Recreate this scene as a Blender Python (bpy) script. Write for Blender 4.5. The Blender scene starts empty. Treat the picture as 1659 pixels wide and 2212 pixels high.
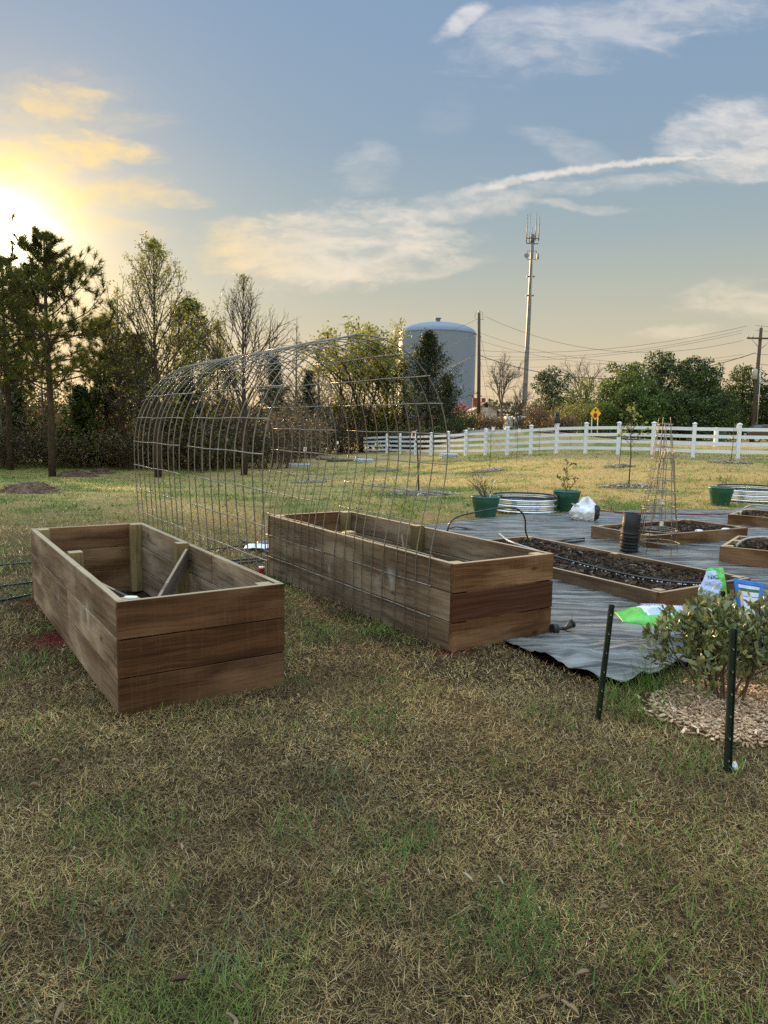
import bpy, math, random
import numpy as np
from mathutils import Vector, Matrix
R = math.radians
rs = np.random.RandomState(7)
random.seed(7)
SC = bpy.context.scene
COL = SC.collection

# ------------------------------------------------------------------ camera
FPX, PITCH, ROLL, EYE = 1600.0, 0.1159, 0.0167, 1.5      # focal length in pixels of a 1659 x 2212 picture
IW, IH = 1659.0, 2212.0
_cp, _sp = math.cos(PITCH), math.sin(PITCH)
_f = np.array([0, _cp, -_sp]); _r = np.array([1., 0, 0]); _u = np.cross(_r, _f)
_cr, _sr = math.cos(ROLL), math.sin(ROLL)
_R2 = _cr*_r + _sr*_u; _U2 = -_sr*_r + _cr*_u
cam_d = bpy.data.cameras.new('camera'); cam = bpy.data.objects.new('camera', cam_d); COL.objects.link(cam)
cam.matrix_world = Matrix(((_R2[0], _U2[0], -_f[0], 0), (_R2[1], _U2[1], -_f[1], 0), (_R2[2], _U2[2], -_f[2], EYE), (0, 0, 0, 1)))
cam_d.sensor_fit = 'VERTICAL'; cam_d.sensor_height = 24.0; cam_d.lens = 24.0*FPX/IH
cam_d.clip_start = 0.05; cam_d.clip_end = 6000
SC.camera = cam
SC.render.resolution_x, SC.render.resolution_y = 768, 1024

def ray(px, py):
    d = _f + _R2*(px-IW/2)/FPX + _U2*(IH/2-py)/FPX
    return d/np.linalg.norm(d)
def G(px, py, z=0.0):
    d = ray(px, py); return np.array([0, 0, EYE]) + d*((z-EYE)/d[2])
def PT(px, py, y):
    d = ray(px, py); return np.array([0, 0, EYE]) + d*(y/d[1])
def uv_of(px, py):
    d = ray(px, py); return (d[0]/d[1], d[2]/d[1])

# ------------------------------------------------------------------ light and sky
SUN = ray(24, 516); SUN_EL = math.asin(SUN[2]); SUN_AZ = math.atan2(SUN[0], SUN[1])
sun_d = bpy.data.lights.new('sun', 'SUN'); sun_d.energy = 4.0; sun_d.angle = R(2.4); sun_d.color = (1.0, 0.64, 0.28)
sun = bpy.data.objects.new('sun', sun_d); COL.objects.link(sun)
sun.rotation_euler = Vector(SUN).to_track_quat('Z', 'Y').to_euler()

class NT:
    """small helper to wire node trees"""
    def __init__(s, tree): s.t = tree
    def n(s, typ, ins=None, **kw):
        nd = s.t.nodes.new(typ)
        for k, v in kw.items(): setattr(nd, k, v)
        for k, v in (ins or {}).items():
            sk = nd.inputs[k]
            if hasattr(v, 'is_output'): s.t.links.new(v, sk)
            else: sk.default_value = v
        return nd
    def math(s, op, a, b=0.0, c=None, clamp=False):
        ins = {0: a, 1: b}
        if c is not None: ins[2] = c
        return s.n('ShaderNodeMath', ins, operation=op, use_clamp=clamp).outputs[0]
    def mix(s, f, a, b, blend='MIX'):
        nd = s.n('ShaderNodeMix', None, data_type='RGBA', blend_type=blend)
        for i, v in ((0, f), (6, a), (7, b)):
            if hasattr(v, 'is_output'): s.t.links.new(v, nd.inputs[i])
            else: nd.inputs[i].default_value = v if i == 0 else (tuple(v)+(1,))[:4]
        return nd.outputs[2]
    def mr(s, v, a, b, c=0.0, d=1.0, smooth=True):
        return s.n('ShaderNodeMapRange', {0: v, 1: a, 2: b, 3: c, 4: d}, interpolation_type='SMOOTHSTEP' if smooth else 'LINEAR').outputs[0]
    def noise(s, vec, scale, detail=4, rough=.55, dist=0.0, out=0):
        ins = {'Scale': scale, 'Detail': detail, 'Roughness': rough, 'Distortion': dist}
        if vec is not None: ins['Vector'] = vec
        return s.n('ShaderNodeTexNoise', ins).outputs[out]
    def mapping(s, vec, loc=(0, 0, 0), rot=(0, 0, 0), scale=(1, 1, 1), typ='POINT'):
        return s.n('ShaderNodeMapping', {'Vector': vec, 'Location': loc, 'Rotation': rot, 'Scale': scale}, vector_type=typ).outputs[0]

SKY_STRENGTH = 0.066
SC.world = bpy.data.worlds.new('World'); SC.world.use_nodes = True
def build_world():
    t = SC.world.node_tree; t.nodes.clear(); k = NT(t)
    out = k.n('ShaderNodeOutputWorld'); bg = k.n('ShaderNodeBackground')
    t.links.new(bg.outputs[0], out.inputs[0])
    sky = k.n('ShaderNodeTexSky'); sky.sky_type = 'NISHITA'; sky.sun_disc = False
    sky.sun_elevation = SUN_EL; sky.sun_rotation = SUN_AZ; sky.air_density = 1.0; sky.dust_density = 2.6; sky.ozone_density = 1.2
    gen = k.n('ShaderNodeTexCoord').outputs['Generated']
    dirv = k.n('ShaderNodeVectorMath', {0: gen}, operation='NORMALIZE').outputs[0]
    sep = k.n('ShaderNodeSeparateXYZ', {0: dirv}); X, Y, Z = sep.outputs
    cosang = k.n('ShaderNodeVectorMath', {0: dirv, 1: tuple(SUN)}, operation='DOT_PRODUCT').outputs['Value']
    ang = k.math('ARCCOSINE', k.math('MINIMUM', cosang, 0.999999))
    # the thin haze that dims and evens out the clear sky
    hz = k.n('ShaderNodeValToRGB', {0: k.math('MAXIMUM', Z, 0.0)}); cr = hz.color_ramp
    stops = [(0.0, (4.6, 3.35, 2.0)), (0.07, (4.0, 3.25, 2.2)), (0.14, (3.05, 2.95, 2.30)), (0.24, (2.02, 2.47, 2.58)), (0.34, (1.50, 2.10, 2.72)), (0.55, (1.2, 1.85, 2.9)), (1.0, (1.2, 1.8, 3.2))]
    while len(cr.elements) < len(stops): cr.elements.new(0.5)
    for e, (p, c) in zip(cr.elements, stops): e.position = p; e.color = (*[v/5 for v in c], 1)
    haze = k.mix(1.0, hz.outputs[0], (5, 5, 5), 'MULTIPLY')
    clear = k.mix(1.0, sky.outputs[0], (0.42, 0.42, 0.42), 'MULTIPLY')
    base = k.mix(0.94, clear, haze)
    # clouds: placed by direction over the horizon the sun stands on
    ys = k.math('MAXIMUM', Y, 0.05)
    u = k.math('DIVIDE', X, ys); v = k.math('DIVIDE', Z, ys)
    uv = k.n('ShaderNodeCombineXYZ', {0: u, 1: v, 2: 0.0}).outputs[0]
    warp = k.noise(k.mapping(uv, scale=(5, 11, 1)), 1.0, 5, .6, out=1)
    warp = k.n('ShaderNodeVectorMath', {0: warp, 1: (.5, .5, .5)}, operation='SUBTRACT').outputs[0]
    w1 = k.n('ShaderNodeVectorMath', {0: k.n('ShaderNodeVectorMath', {0: warp, 1: (.085, .04, 0)}, operation='MULTIPLY').outputs[0], 1: uv}, operation='ADD').outputs[0]
    fib = k.noise(k.mapping(w1, rot=(0, 0, R(-14)), scale=(7, 30, 1)), 1.0, 8, .62, .3)
    puff = k.noise(k.mapping(w1, rot=(0, 0, R(18)), scale=(34, 60, 1)), 1.0, 6, .6, .2)
    tex = k.math('ADD', k.math('MULTIPLY', fib, .72), k.math('MULTIPLY', puff, .28))
    dens = None
    def blob(px, py, hw, hh, rot, amt, lo=.36, hi=.62, edge=.32):
        nonlocal dens
        c = uv_of(px, py)
        m = k.mapping(w1, loc=(c[0], c[1], 0), rot=(0, 0, R(rot)), scale=(hw/FPX, hh/FPX, 1), typ='TEXTURE')
        ln = k.n('ShaderNodeVectorMath', {0: m}, operation='LENGTH').outputs['Value']
        mask = k.mr(ln, 1.28, edge, 0.0, 1.0)
        thick = k.math('MULTIPLY_ADD', k.math('SUBTRACT', tex, .5), 3.0, k.math('MULTIPLY', mask, 1.15))
        d = k.math('MULTIPLY', k.math('MULTIPLY', k.mr(thick, lo+.05, hi+.85), k.mr(tex, .34, .62, .45, 1.0)), k.math('MULTIPLY', k.mr(mask, 0.0, .22), amt))
        dens = d if dens is None else k.math('MAXIMUM', dens, d)
    blob(725, 532, 275, 92, 4, .80, .06, .34, .55)
    blob(600, 560, 150, 62, -6, .7, .12, .4, .4)
    blob(800, 475, 160, 30, 6, .7, .2, .5)
    blob(930, 582, 130, 22, 13, .50, .2, .6)
    blob(960, 452, 250, 40, 15, .66, .24, .62)
    blob(1080, 430, 190, 30, 16, .5, .26, .62)
    blob(1640, 280, 180, 76, -4, .74, .14, .55, .40)
    blob(1600, 340, 190, 50, 2, .75, .16, .55)
    blob(1500, 300, 90, 55, 8, .6, .2, .6)
    blob(1290, 70, 340, 80, 11, .50, .26, .66)
    blob(1480, 20, 280, 70, 8, .45, .26, .66)
    blob(1110, 100, 130, 60, -12, .45, .26, .66)
    blob(1000, 50, 95, 22, 24, .80, .14, .55)
    blob(795, 360, 90, 60, 8, .30, .28, .66)
    blob(1240, 320, 150, 40, -14, .28, .28, .66)
    blob(1340, 395, 240, 24, 6, .48, .26, .62)
    blob(1260, 440, 160, 12, -4, .4, .26, .6)
    blob(130, 220, 150, 62, -8, .60, .26, .62)
    blob(255, 310, 150, 34, -10, .80, .18, .56)
    blob(90, 340, 270, 66, 8, .72, .18, .6)
    blob(150, 420, 280, 60, 2, .50, .24, .62)
    blob(370, 424, 120, 22, -6, .55, .24, .6)
    blob(230, 480, 170, 30, -6, .45, .24, .62)
    blob(120, 250, 260, 120, 0, .3, .3, .7)
    blob(1600, 650, 170, 56, -10, .50, .22, .6)
    blob(1470, 715, 160, 20, 3, .36, .26, .6)
    blob(560, 610, 160, 36, 4, .40, .24, .6)
    blob(960, 250, 90, 60, 20, .08, .3, .66)
    # the long contrail: a line bent a little, torn by small puffs
    a, b = uv_of(930, 438), uv_of(1560, 340); L = math.hypot(b[0]-a[0], b[1]-a[1]); an = math.atan2(b[1]-a[1], b[0]-a[0])
    wp = k.n('ShaderNodeVectorMath', {0: k.n('ShaderNodeVectorMath', {0: k.noise(k.mapping(uv, scale=(60, 60, 1)), 1.0, 4, .6, out=1), 1: (.012, .012, 0)}, operation='MULTIPLY').outputs[0], 1: uv}, operation='ADD').outputs[0]
    m = k.mapping(wp, loc=(a[0]+.006, a[1]+.006, 0), rot=(0, 0, an), scale=(L, L, 1), typ='TEXTURE')
    ms = k.n('ShaderNodeSeparateXYZ', {0: m})
    sx = ms.outputs[0]
    off = k.math('SUBTRACT', ms.outputs[1], k.math('MULTIPLY', k.math('MULTIPLY', sx, k.math('SUBTRACT', 1.0, sx)), .13))
    wdt = k.math('MULTIPLY_ADD', k.math('SUBTRACT', 1.0, sx), .012, .014)
    line = k.mr(k.math('DIVIDE', k.math('ABSOLUTE', off), wdt), 1.0, .1)
    line = k.math('MULTIPLY', line, k.math('MULTIPLY', k.mr(sx, -.02, .25), k.mr(sx, 1.12, .98)))
    dens = k.math('MAXIMUM', dens, k.math('MULTIPLY', line, k.mr(puff, .2, .6, .45, .85)))
    front = k.mr(Y, .06, .3)
    dens = k.math('MULTIPLY', dens, front)
    # scattered high cloud over the rest of the sky
    rest = k.mr(k.noise(k.mapping(dirv, scale=(2.2, 2.2, 6)), 1.0, 6, .6), .52, .74, 0, .45)
    dens = k.math('MAXIMUM', dens, k.math('MULTIPLY', rest, k.math('SUBTRACT', 1.0, k.mr(Y, -.1, .2))))
    warm = k.mr(ang, R(24), R(4))
    low = k.mr(Z, .42, .08)
    ccol = k.mix(low, (4.5, 4.3, 4.25), (5.4, 4.5, 3.2))
    ccol = k.mix(warm, ccol, (5.6, 4.0, 1.45))
    skyc = k.mix(dens, base, ccol)
    # glow of the veiled sun
    def glow(deg, amt, col):
        g = k.math('EXPONENT', k.math('MULTIPLY', k.math('POWER', k.math('DIVIDE', ang, R(deg)), 1.5), -1.0))
        return k.mix(1.0, k.mix(g, (0, 0, 0), col), (amt,)*3, 'MULTIPLY')
    for deg, amt, col in ((1.75, 30, (1, .92, .62)), (4.0, 4.4, (1, .68, .10)), (8.0, 1.6, (1, .50, .02))):
        skyc = k.mix(1.0, skyc, glow(deg, amt, col), 'ADD')
    # added fill: unseen sky overhead and behind the viewer brightened to light the ground
    boost = k.math('MAXIMUM', k.mr(Z, .48, .80), k.math('MULTIPLY', k.mr(Y, .25, -.25), .30))
    up = k.mr(Z, -.02, .05)
    bt = k.math('MULTIPLY_ADD', k.math('MULTIPLY', boost, up), 6.2, 1.0)
    skyc = k.mix(1.0, skyc, k.n('ShaderNodeCombineXYZ', {0: bt, 1: k.math('MULTIPLY_ADD', k.math('SUBTRACT', bt, 1.0), .85, 1.0), 2: k.math('MULTIPLY_ADD', k.math('SUBTRACT', bt, 1.0), .56, 1.0)}).outputs[0], 'MULTIPLY')
    t.links.new(skyc, bg.inputs[0]); bg.inputs[1].default_value = SKY_STRENGTH
build_world()
SC.view_settings.view_transform = 'Standard'; SC.view_settings.look = 'None'
SC.view_settings.exposure = 1.5; SC.view_settings.gamma = 1.0
SC.render.engine = 'CYCLES'
cy = SC.cycles
cy.use_denoising = False; cy.max_bounces = 7; cy.transparent_max_bounces = 8; cy.diffuse_bounces = 3; cy.glossy_bounces = 3; cy.volume_bounces = 1
cy.sample_clamp_indirect = 6.0
try: cy.denoiser = 'OPENIMAGEDENOISE'; cy.denoising_prefilter = 'ACCURATE'
except Exception: pass

# ------------------------------------------------------------------ materials
MATS = {}
def new_mat(name):
    m = bpy.data.materials.new(name); m.use_nodes = True; m.node_tree.nodes.clear(); MATS[name] = m
    return m, NT(m.node_tree)
def finish(m, k, col, rough=.8, metal=0.0, bump=None, bstr=.3, bdist=.01, spec=.3, trans=0.0, coat=0.0, sheen=0.0):
    out = k.n('ShaderNodeOutputMaterial'); p = k.n('ShaderNodeBsdfPrincipled')
    for nm, v in (('Base Color', col), ('Roughness', rough), ('Metallic', metal), ('Specular IOR Level', spec), ('Coat Weight', coat)):
        if hasattr(v, 'is_output'): m.node_tree.links.new(v, p.inputs[nm])
        else: p.inputs[nm].default_value = (tuple(v)+(1,))[:4] if nm == 'Base Color' else v
    if bump is not None:
        b = k.n('ShaderNodeBump', {'Height': bump, 'Strength': bstr, 'Distance': bdist})
        m.node_tree.links.new(b.outputs[0], p.inputs['Normal'])
    sh = p.outputs[0]
    if trans > 0:
        tr = k.n('ShaderNodeBsdfTranslucent')
        if hasattr(col, 'is_output'): m.node_tree.links.new(col, tr.inputs[0])
        else: tr.inputs[0].default_value = (tuple(col)+(1,))[:4]
        sh = k.n('ShaderNodeMixShader', {0: trans, 1: sh, 2: tr.outputs[0]}).outputs[0]
    m.node_tree.links.new(sh, out.inputs[0])
    return m
def simple(name, c1, c2=None, scale=6.0, rough=.75, metal=0.0, spec=.3, bump=0.0, stretch=(1, 1, 1), lo=.35, hi=.65, bdist=.01, coat=0.0, detail=6, rvar=0.0, trans=0.0):
    m, k = new_mat(name)
    co = k.mapping(k.n('ShaderNodeTexCoord').outputs['Object'], scale=stretch)
    nz = k.noise(co, scale, detail, .6)
    col = k.mix(k.mr(nz, lo, hi), c1, c2 if c2 else tuple(v*.8 for v in c1))
    rg = rough if not rvar else k.mr(k.noise(co, scale*2.3, 4), .3, .7, rough-rvar, rough+rvar)
    return finish(m, k, col, rg, metal, nz if bump else None, bump, bdist, spec, trans, coat)
def tinted(name, rough=.8, trans=0.0, spec=.2, mul=(1, 1, 1), var=.25, scale=3.0):
    """colour from the 'tint' attribute (each leaf or blade has its own), with a little noise"""
    m, k = new_mat(name)
    a = k.n('ShaderNodeAttribute', attribute_name='tint').outputs['Color']
    nz = k.noise(k.n('ShaderNodeTexCoord').outputs['Object'], scale, 3)
    f = k.mr(nz, .3, .7, 1-var, 1+var)
    c = k.n('ShaderNodeCombineXYZ', {0: f, 1: f, 2: f}).outputs[0]
    col = k.mix(1.0, k.mix(1.0, a, mul, 'MULTIPLY'), c, 'MULTIPLY')
    return finish(m, k, col, rough, spec=spec, trans=trans)

def wood(name, dark, mid, light, stain=None, chalk=0.0):
    m, k = new_mat(name)
    uv = k.n('ShaderNodeUVMap').outputs[0]
    rnd = k.n('ShaderNodeAttribute', attribute_name='tint').outputs
    off = k.n('ShaderNodeVectorMath', {0: rnd['Vector'], 1: (17.3, 9.1, 5.7)}, operation='MULTIPLY').outputs[0]
    p = k.n('ShaderNodeVectorMath', {0: uv, 1: off}, operation='ADD').outputs[0]
    wob = k.n('ShaderNodeVectorMath', {0: k.n('ShaderNodeVectorMath', {0: k.noise(p, 2.2, 3, out=1), 1: (.0, .07, 0)}, operation='MULTIPLY').outputs[0], 1: p}, operation='ADD').outputs[0]
    grain = k.noise(k.mapping(wob, scale=(1.1, 52, 1)), 1.0, 8, .62)
    fine = k.noise(k.mapping(p, scale=(5, 210, 1)), 1.0, 4, .6)
    saw = k.noise(k.mapping(p, rot=(0, 0, R(6)), scale=(90, 2.5, 1)), 1.0, 3, .55)      # saw marks across the board
    blot = k.noise(k.mapping(p, scale=(1.3, 4.0, 1)), 1.0, 3, .5, .4)
    c = k.mix(k.mr(grain, .3, .68), dark, mid)
    c = k.mix(k.mr(blot, .38, .72), c, light)
    c = k.mix(k.mr(fine, .45, .72, 0, .6), c, tuple(v*.55 for v in dark))
    c = k.mix(k.mr(saw, .5, .75, 0, .12), c, tuple(min(1, v*1.25) for v in light))
    vor = k.n('ShaderNodeTexVoronoi', {'Vector': k.mapping(wob, scale=(2.6, 5.2, 1)), 'Scale': 1.0, 'Randomness': 1.0}).outputs['Distance']
    c = k.mix(k.mr(vor, .13, .02, 0, .85), c, tuple(v*.4 for v in dark))
    wet = k.mr(k.noise(k.mapping(wob, scale=(.8, 9.0, 1)), 1.0, 4, .55), .55, .70, 0, .65)   # darker, damp streaks with a shape of their own
    c = k.mix(wet, c, tuple(v*.62 for v in dark))
    # board tone: the alpha-free third channel of tint is the board's lightness, side light and shade painted in
    sep = k.n('ShaderNodeSeparateColor', {0: rnd['Color']})
    tone = k.math('MULTIPLY_ADD', sep.outputs[2], .95, .44)
    tv = k.n('ShaderNodeCombineXYZ', {0: tone, 1: tone, 2: tone}).outputs[0]
    c = k.mix(1.0, c, tv, 'MULTIPLY')
    if stain: # reddish heartwood where the green channel is high
        c = k.mix(k.math('MULTIPLY', k.mr(sep.outputs[1], .90, .97), k.mr(blot, .2, .6, .75, 1.0)), c, k.mix(k.mr(grain, .35, .65), stain, tuple(v*.45 for v in stain)))
    if chalk:
        o = k.n('ShaderNodeTexCoord').outputs['Object']
        so = k.n('ShaderNodeSeparateXYZ', {0: o}).outputs
        def spot(ax, c0, r0, cz, rz):
            a = k.math('DIVIDE', k.math('SUBTRACT', so[ax], c0), r0); b_ = k.math('DIVIDE', k.math('SUBTRACT', so[2], cz), rz)
            return k.mr(k.math('SQRT', k.math('ADD', k.math('MULTIPLY', a, a), k.math('MULTIPLY', b_, b_))), 1.0, .2)
        sp = k.math('MAXIMUM', spot(1, .78, .30, .33, .17), spot(1, 1.75, .22, .28, .13))
        sm = k.math('MULTIPLY', sp, k.mr(k.noise(k.mapping(o, scale=(6, 5, 3)), 1.0, 7, .7, .3), .46, .74, 0, chalk))
        c = k.mix(sm, c, (.55, .52, .48))
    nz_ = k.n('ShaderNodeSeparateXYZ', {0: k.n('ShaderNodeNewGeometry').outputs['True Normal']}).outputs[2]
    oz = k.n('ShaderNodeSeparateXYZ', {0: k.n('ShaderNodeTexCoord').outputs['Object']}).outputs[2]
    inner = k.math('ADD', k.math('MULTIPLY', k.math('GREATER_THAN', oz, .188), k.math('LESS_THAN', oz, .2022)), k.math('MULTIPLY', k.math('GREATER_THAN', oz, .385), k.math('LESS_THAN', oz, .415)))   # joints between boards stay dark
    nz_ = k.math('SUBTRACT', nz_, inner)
    c = k.mix(k.math('MULTIPLY', k.mr(nz_, .85, .97), k.mr(grain, .2, .7, .45, .85)), c, (.46, .35, .23))     # light catching the upper edges, painted as paler wood
    h = k.math('ADD', k.math('MULTIPLY', grain, .7), k.math('MULTIPLY', saw, .45))
    return finish(m, k, c, .86, bump=h, bstr=.45, bdist=.004, spec=.18)

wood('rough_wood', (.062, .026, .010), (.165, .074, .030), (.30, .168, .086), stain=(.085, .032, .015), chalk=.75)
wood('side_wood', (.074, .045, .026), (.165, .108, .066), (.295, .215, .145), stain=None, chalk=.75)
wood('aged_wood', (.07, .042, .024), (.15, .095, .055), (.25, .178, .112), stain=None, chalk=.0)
wood('post_wood', (.15, .10, .043), (.25, .172, .075), (.36, .265, .125))
wood('plank_wood', (.09, .062, .042), (.165, .122, .088), (.24, .185, .14))
simple('galv_wire_glint', (.36, .33, .29), (.26, .235, .205), 9, .45, .5, .5)  # horizontal wires: bright glint painted into the paler grey
simple('fabric_black', (.024, .025, .027), (.22, .212, .195), 1.0, .42, 0, .5, .14, (1.3, 13, 1), bdist=.03, rvar=.10, lo=.38, hi=.66, detail=8)  # pale streaks: dust, and sky reflection painted into the black
simple('soil', (.022, .014, .010), (.062, .040, .027), 22, .95, 0, .1, .9, bdist=.03)
simple('green_plastic', (.022, .095, .068), (.03, .115, .08), 5, .42, 0, .4)
simple('galv_sheet', (.74, .75, .77), (.62, .64, .66), 4, .20, 1.0, .5, rvar=.05)
simple('white_sheet', (.62, .68, .74), (.5, .56, .62), 4, .4, .0, .5)
simple('rubber', (.012, .012, .012), (.022, .022, .022), 8, .5, 0, .4)
simple('hose_black', (.014, .014, .014), (.03, .03, .03), 20, .36, 0, .5)
simple('pipe_black', (.012, .012, .013), (.02, .02, .02), 8, .55, 0, .3)
simple('hose_grey', (.42, .42, .42), (.3, .3, .3), 20, .35, 0, .5)
simple('hose_red', (.22, .018, .022), (.13, .012, .014), 20, .4, 0, .4)
simple('droplet', (.9, .93, .95), (.8, .85, .9), 20, .05, 0, .8)
simple('vinyl_white', (.70, .73, .79), (.62, .65, .72), 1.5, .42, 0, .4)
simple('bag_green', (.11, .50, .045), (.055, .36, .028), 14, .33, 0, .5, .5, bdist=.01, coat=.2)
simple('bag_lilac', (.40, .47, .68), (.33, .40, .62), 16, .33, 0, .5, .4, bdist=.01, coat=.2)
simple('bag_pale', (.66, .69, .76), (.56, .60, .69), 18, .33, 0, .5, .4, bdist=.01, coat=.2)
simple('bag_soilprint', (.045, .026, .018), (.16, .11, .075), 55, .4, 0, .4)
simple('bag_leafprint', (.16, .24, .07), (.35, .40, .2), 60, .4, 0, .4)
simple('bag_blue', (.015, .17, .62), (.01, .12, .50), 9, .33, 0, .5, .4, bdist=.008, coat=.2)
simple('bag_white', (.72, .74, .78), (.60, .62, .66), 12, .5, 0, .4, .5, bdist=.02)
simple('label_white', (.62, .66, .78), (.56, .6, .74), 12, .4)
simple('label_green', (.045, .15, .06), None, 12, .4)
simple('label_peach', (.66, .5, .4), (.5, .36, .28), 40, .5)
simple('ink_black', (.012, .012, .014), None, 8, .5)
simple('ink_pale', (.62, .67, .82), None, 8, .5)
simple('ink_red', (.32, .012, .02), (.25, .01, .015), 8, .5)
simple('sign_yellow', (.82, .50, .025), (.74, .44, .02), 3, .5)
simple('sign_back', (.35, .35, .34), None, 4, .5, .5)
simple('post_steel', (.55, .50, .36), (.42, .38, .28), 12, .6, .2)
simple('stake_green', (.006, .016, .011), (.010, .026, .017), 20, .42, 0, .45)
simple('steel_rod', (.5, .5, .5), (.4, .4, .4), 8, .35, .8)
simple('tank_paint', (.155, .195, .27), (.148, .187, .26), .12, .5, 0, .35, stretch=(1, 1, .2))
simple('tower_steel', (.15, .155, .18), (.11, .115, .135), 1.2, .5, .3, .4)
simple('tower_dark', (.07, .07, .075), (.12, .12, .12), 4, .55, .2)
simple('pole_wood', (.055, .042, .034), (.095, .072, .055), 10, .85, 0, .2, .5, (1, 1, .08))
simple('cable', (.03, .03, .032), (.045, .045, .045), 4, .6)
simple('ceramic', (.5, .5, .5), (.35, .35, .35), 8, .4)
simple('house_wall', (.42, .43, .44), (.36, .37, .38), 2, .8)
simple('roof_red', (.17, .075, .055), (.23, .11, .08), 6, .85, 0, .2, .5, (1, 6, 6))
simple('brick_red', (.2, .07, .05), (.14, .05, .036), 12, .9)
simple('glass_dark', (.02, .025, .03), (.04, .05, .06), 3, .1, 0, .6)
simple('car_white', (.62, .63, .65), (.55, .56, .58), 2, .3, 0, .5, coat=.4)
simple('car_black', (.012, .013, .016), (.02, .022, .026), 2, .25, 0, .5, coat=.5)
simple('bin_green', (.03, .06, .05), (.045, .08, .065), 4, .5)
simple('red_cap', (.5, .02, .02), (.38, .014, .014), 6, .35, 0, .5)
simple('owl_dark', (.02, .02, .025), (.055, .055, .065), 30, .7, 0, .2, .5)
simple('asphalt', (.24, .225, .205), (.17, .16, .15), 7, .9, 0, .2, .3)
simple('bark', (.085, .064, .050), (.045, .034, .027), 14, .92, 0, .1, .8, (1, 1, .25), bdist=.02)
simple('bark_pale', (.17, .145, .125), (.095, .08, .068), 10, .92, 0, .1, .6, (1, 1, .3), bdist=.02)
simple('twig', (.075, .055, .043), (.12, .09, .07), 20, .9, 0, .1)
simple('dirt', (.085, .05, .036), (.15, .10, .07), 9, .97, 0, .05, .9, bdist=.04)
simple('tag_white', (.78, .78, .78), (.68, .68, .68), 40, .5)
simple('wire_dark', (.15, .132, .11), (.21, .19, .16), 14, .45, .5, .5)
simple('paper_blue', (.35, .45, .62), (.75, .76, .78), 18, .5)
tinted('grass', .75, .08, .22, var=.12, scale=2.0)
tinted('leaf', .55, .34, .3, var=.2, scale=1.2)
tinted('needle', .6, .3, .25, var=.2, scale=1.0)
tinted('bush_leaf', .34, .16, .5, var=.12, scale=20)
tinted('chips', .85, .0, .15, var=.25, scale=30)
tinted('litter', .7, .15, .2, var=.2, scale=20)

# ------------------------------------------------------------------ mesh helpers
def link_obj(name, me, parent=None):
    o = bpy.data.objects.new(name, me); COL.objects.link(o)
    if parent is not None: o.parent = parent
    return o
def np_mesh(name, V, F, mats, smooth=False, tint=None, matidx=None, uvs=None):
    """V (n,3); F list of (m,k) index arrays; tint (n,3) per vertex"""
    me = bpy.data.meshes.new(name); V = np.asarray(V, np.float32)
    F = [np.asarray(f, np.int32) for f in F if len(f)]
    me.vertices.add(len(V)); me.vertices.foreach_set('co', V.ravel())
    li = np.concatenate([f.ravel() for f in F]); sz = np.concatenate([np.full(len(f), f.shape[1], np.int32) for f in F])
    me.loops.add(len(li)); me.loops.foreach_set('vertex_index', li)
    me.polygons.add(len(sz)); st = np.concatenate([[0], np.cumsum(sz)[:-1]]).astype(np.int32)
    me.polygons.foreach_set('loop_start', st)
    try: me.polygons.foreach_set('loop_total', sz)
    except Exception: pass
    if smooth: me.polygons.foreach_set('use_smooth', np.ones(len(sz), bool))
    for m in (mats if isinstance(mats, (list, tuple)) else [mats]): me.materials.append(MATS[m])
    if matidx is not None: me.polygons.foreach_set('material_index', np.asarray(matidx, np.int32))
    if tint is not None:
        a = me.color_attributes.new('tint', 'FLOAT_COLOR', 'POINT')
        a.data.foreach_set('color', np.c_[np.asarray(tint, np.float32), np.ones(len(V), np.float32)].ravel())
    if uvs is not None:
        ul = me.uv_layers.new(name='UVMap'); ul.data.foreach_set('uv', np.asarray(uvs, np.float32).ravel())
    me.update(calc_edges=True); me.validate()
    return me

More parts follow.
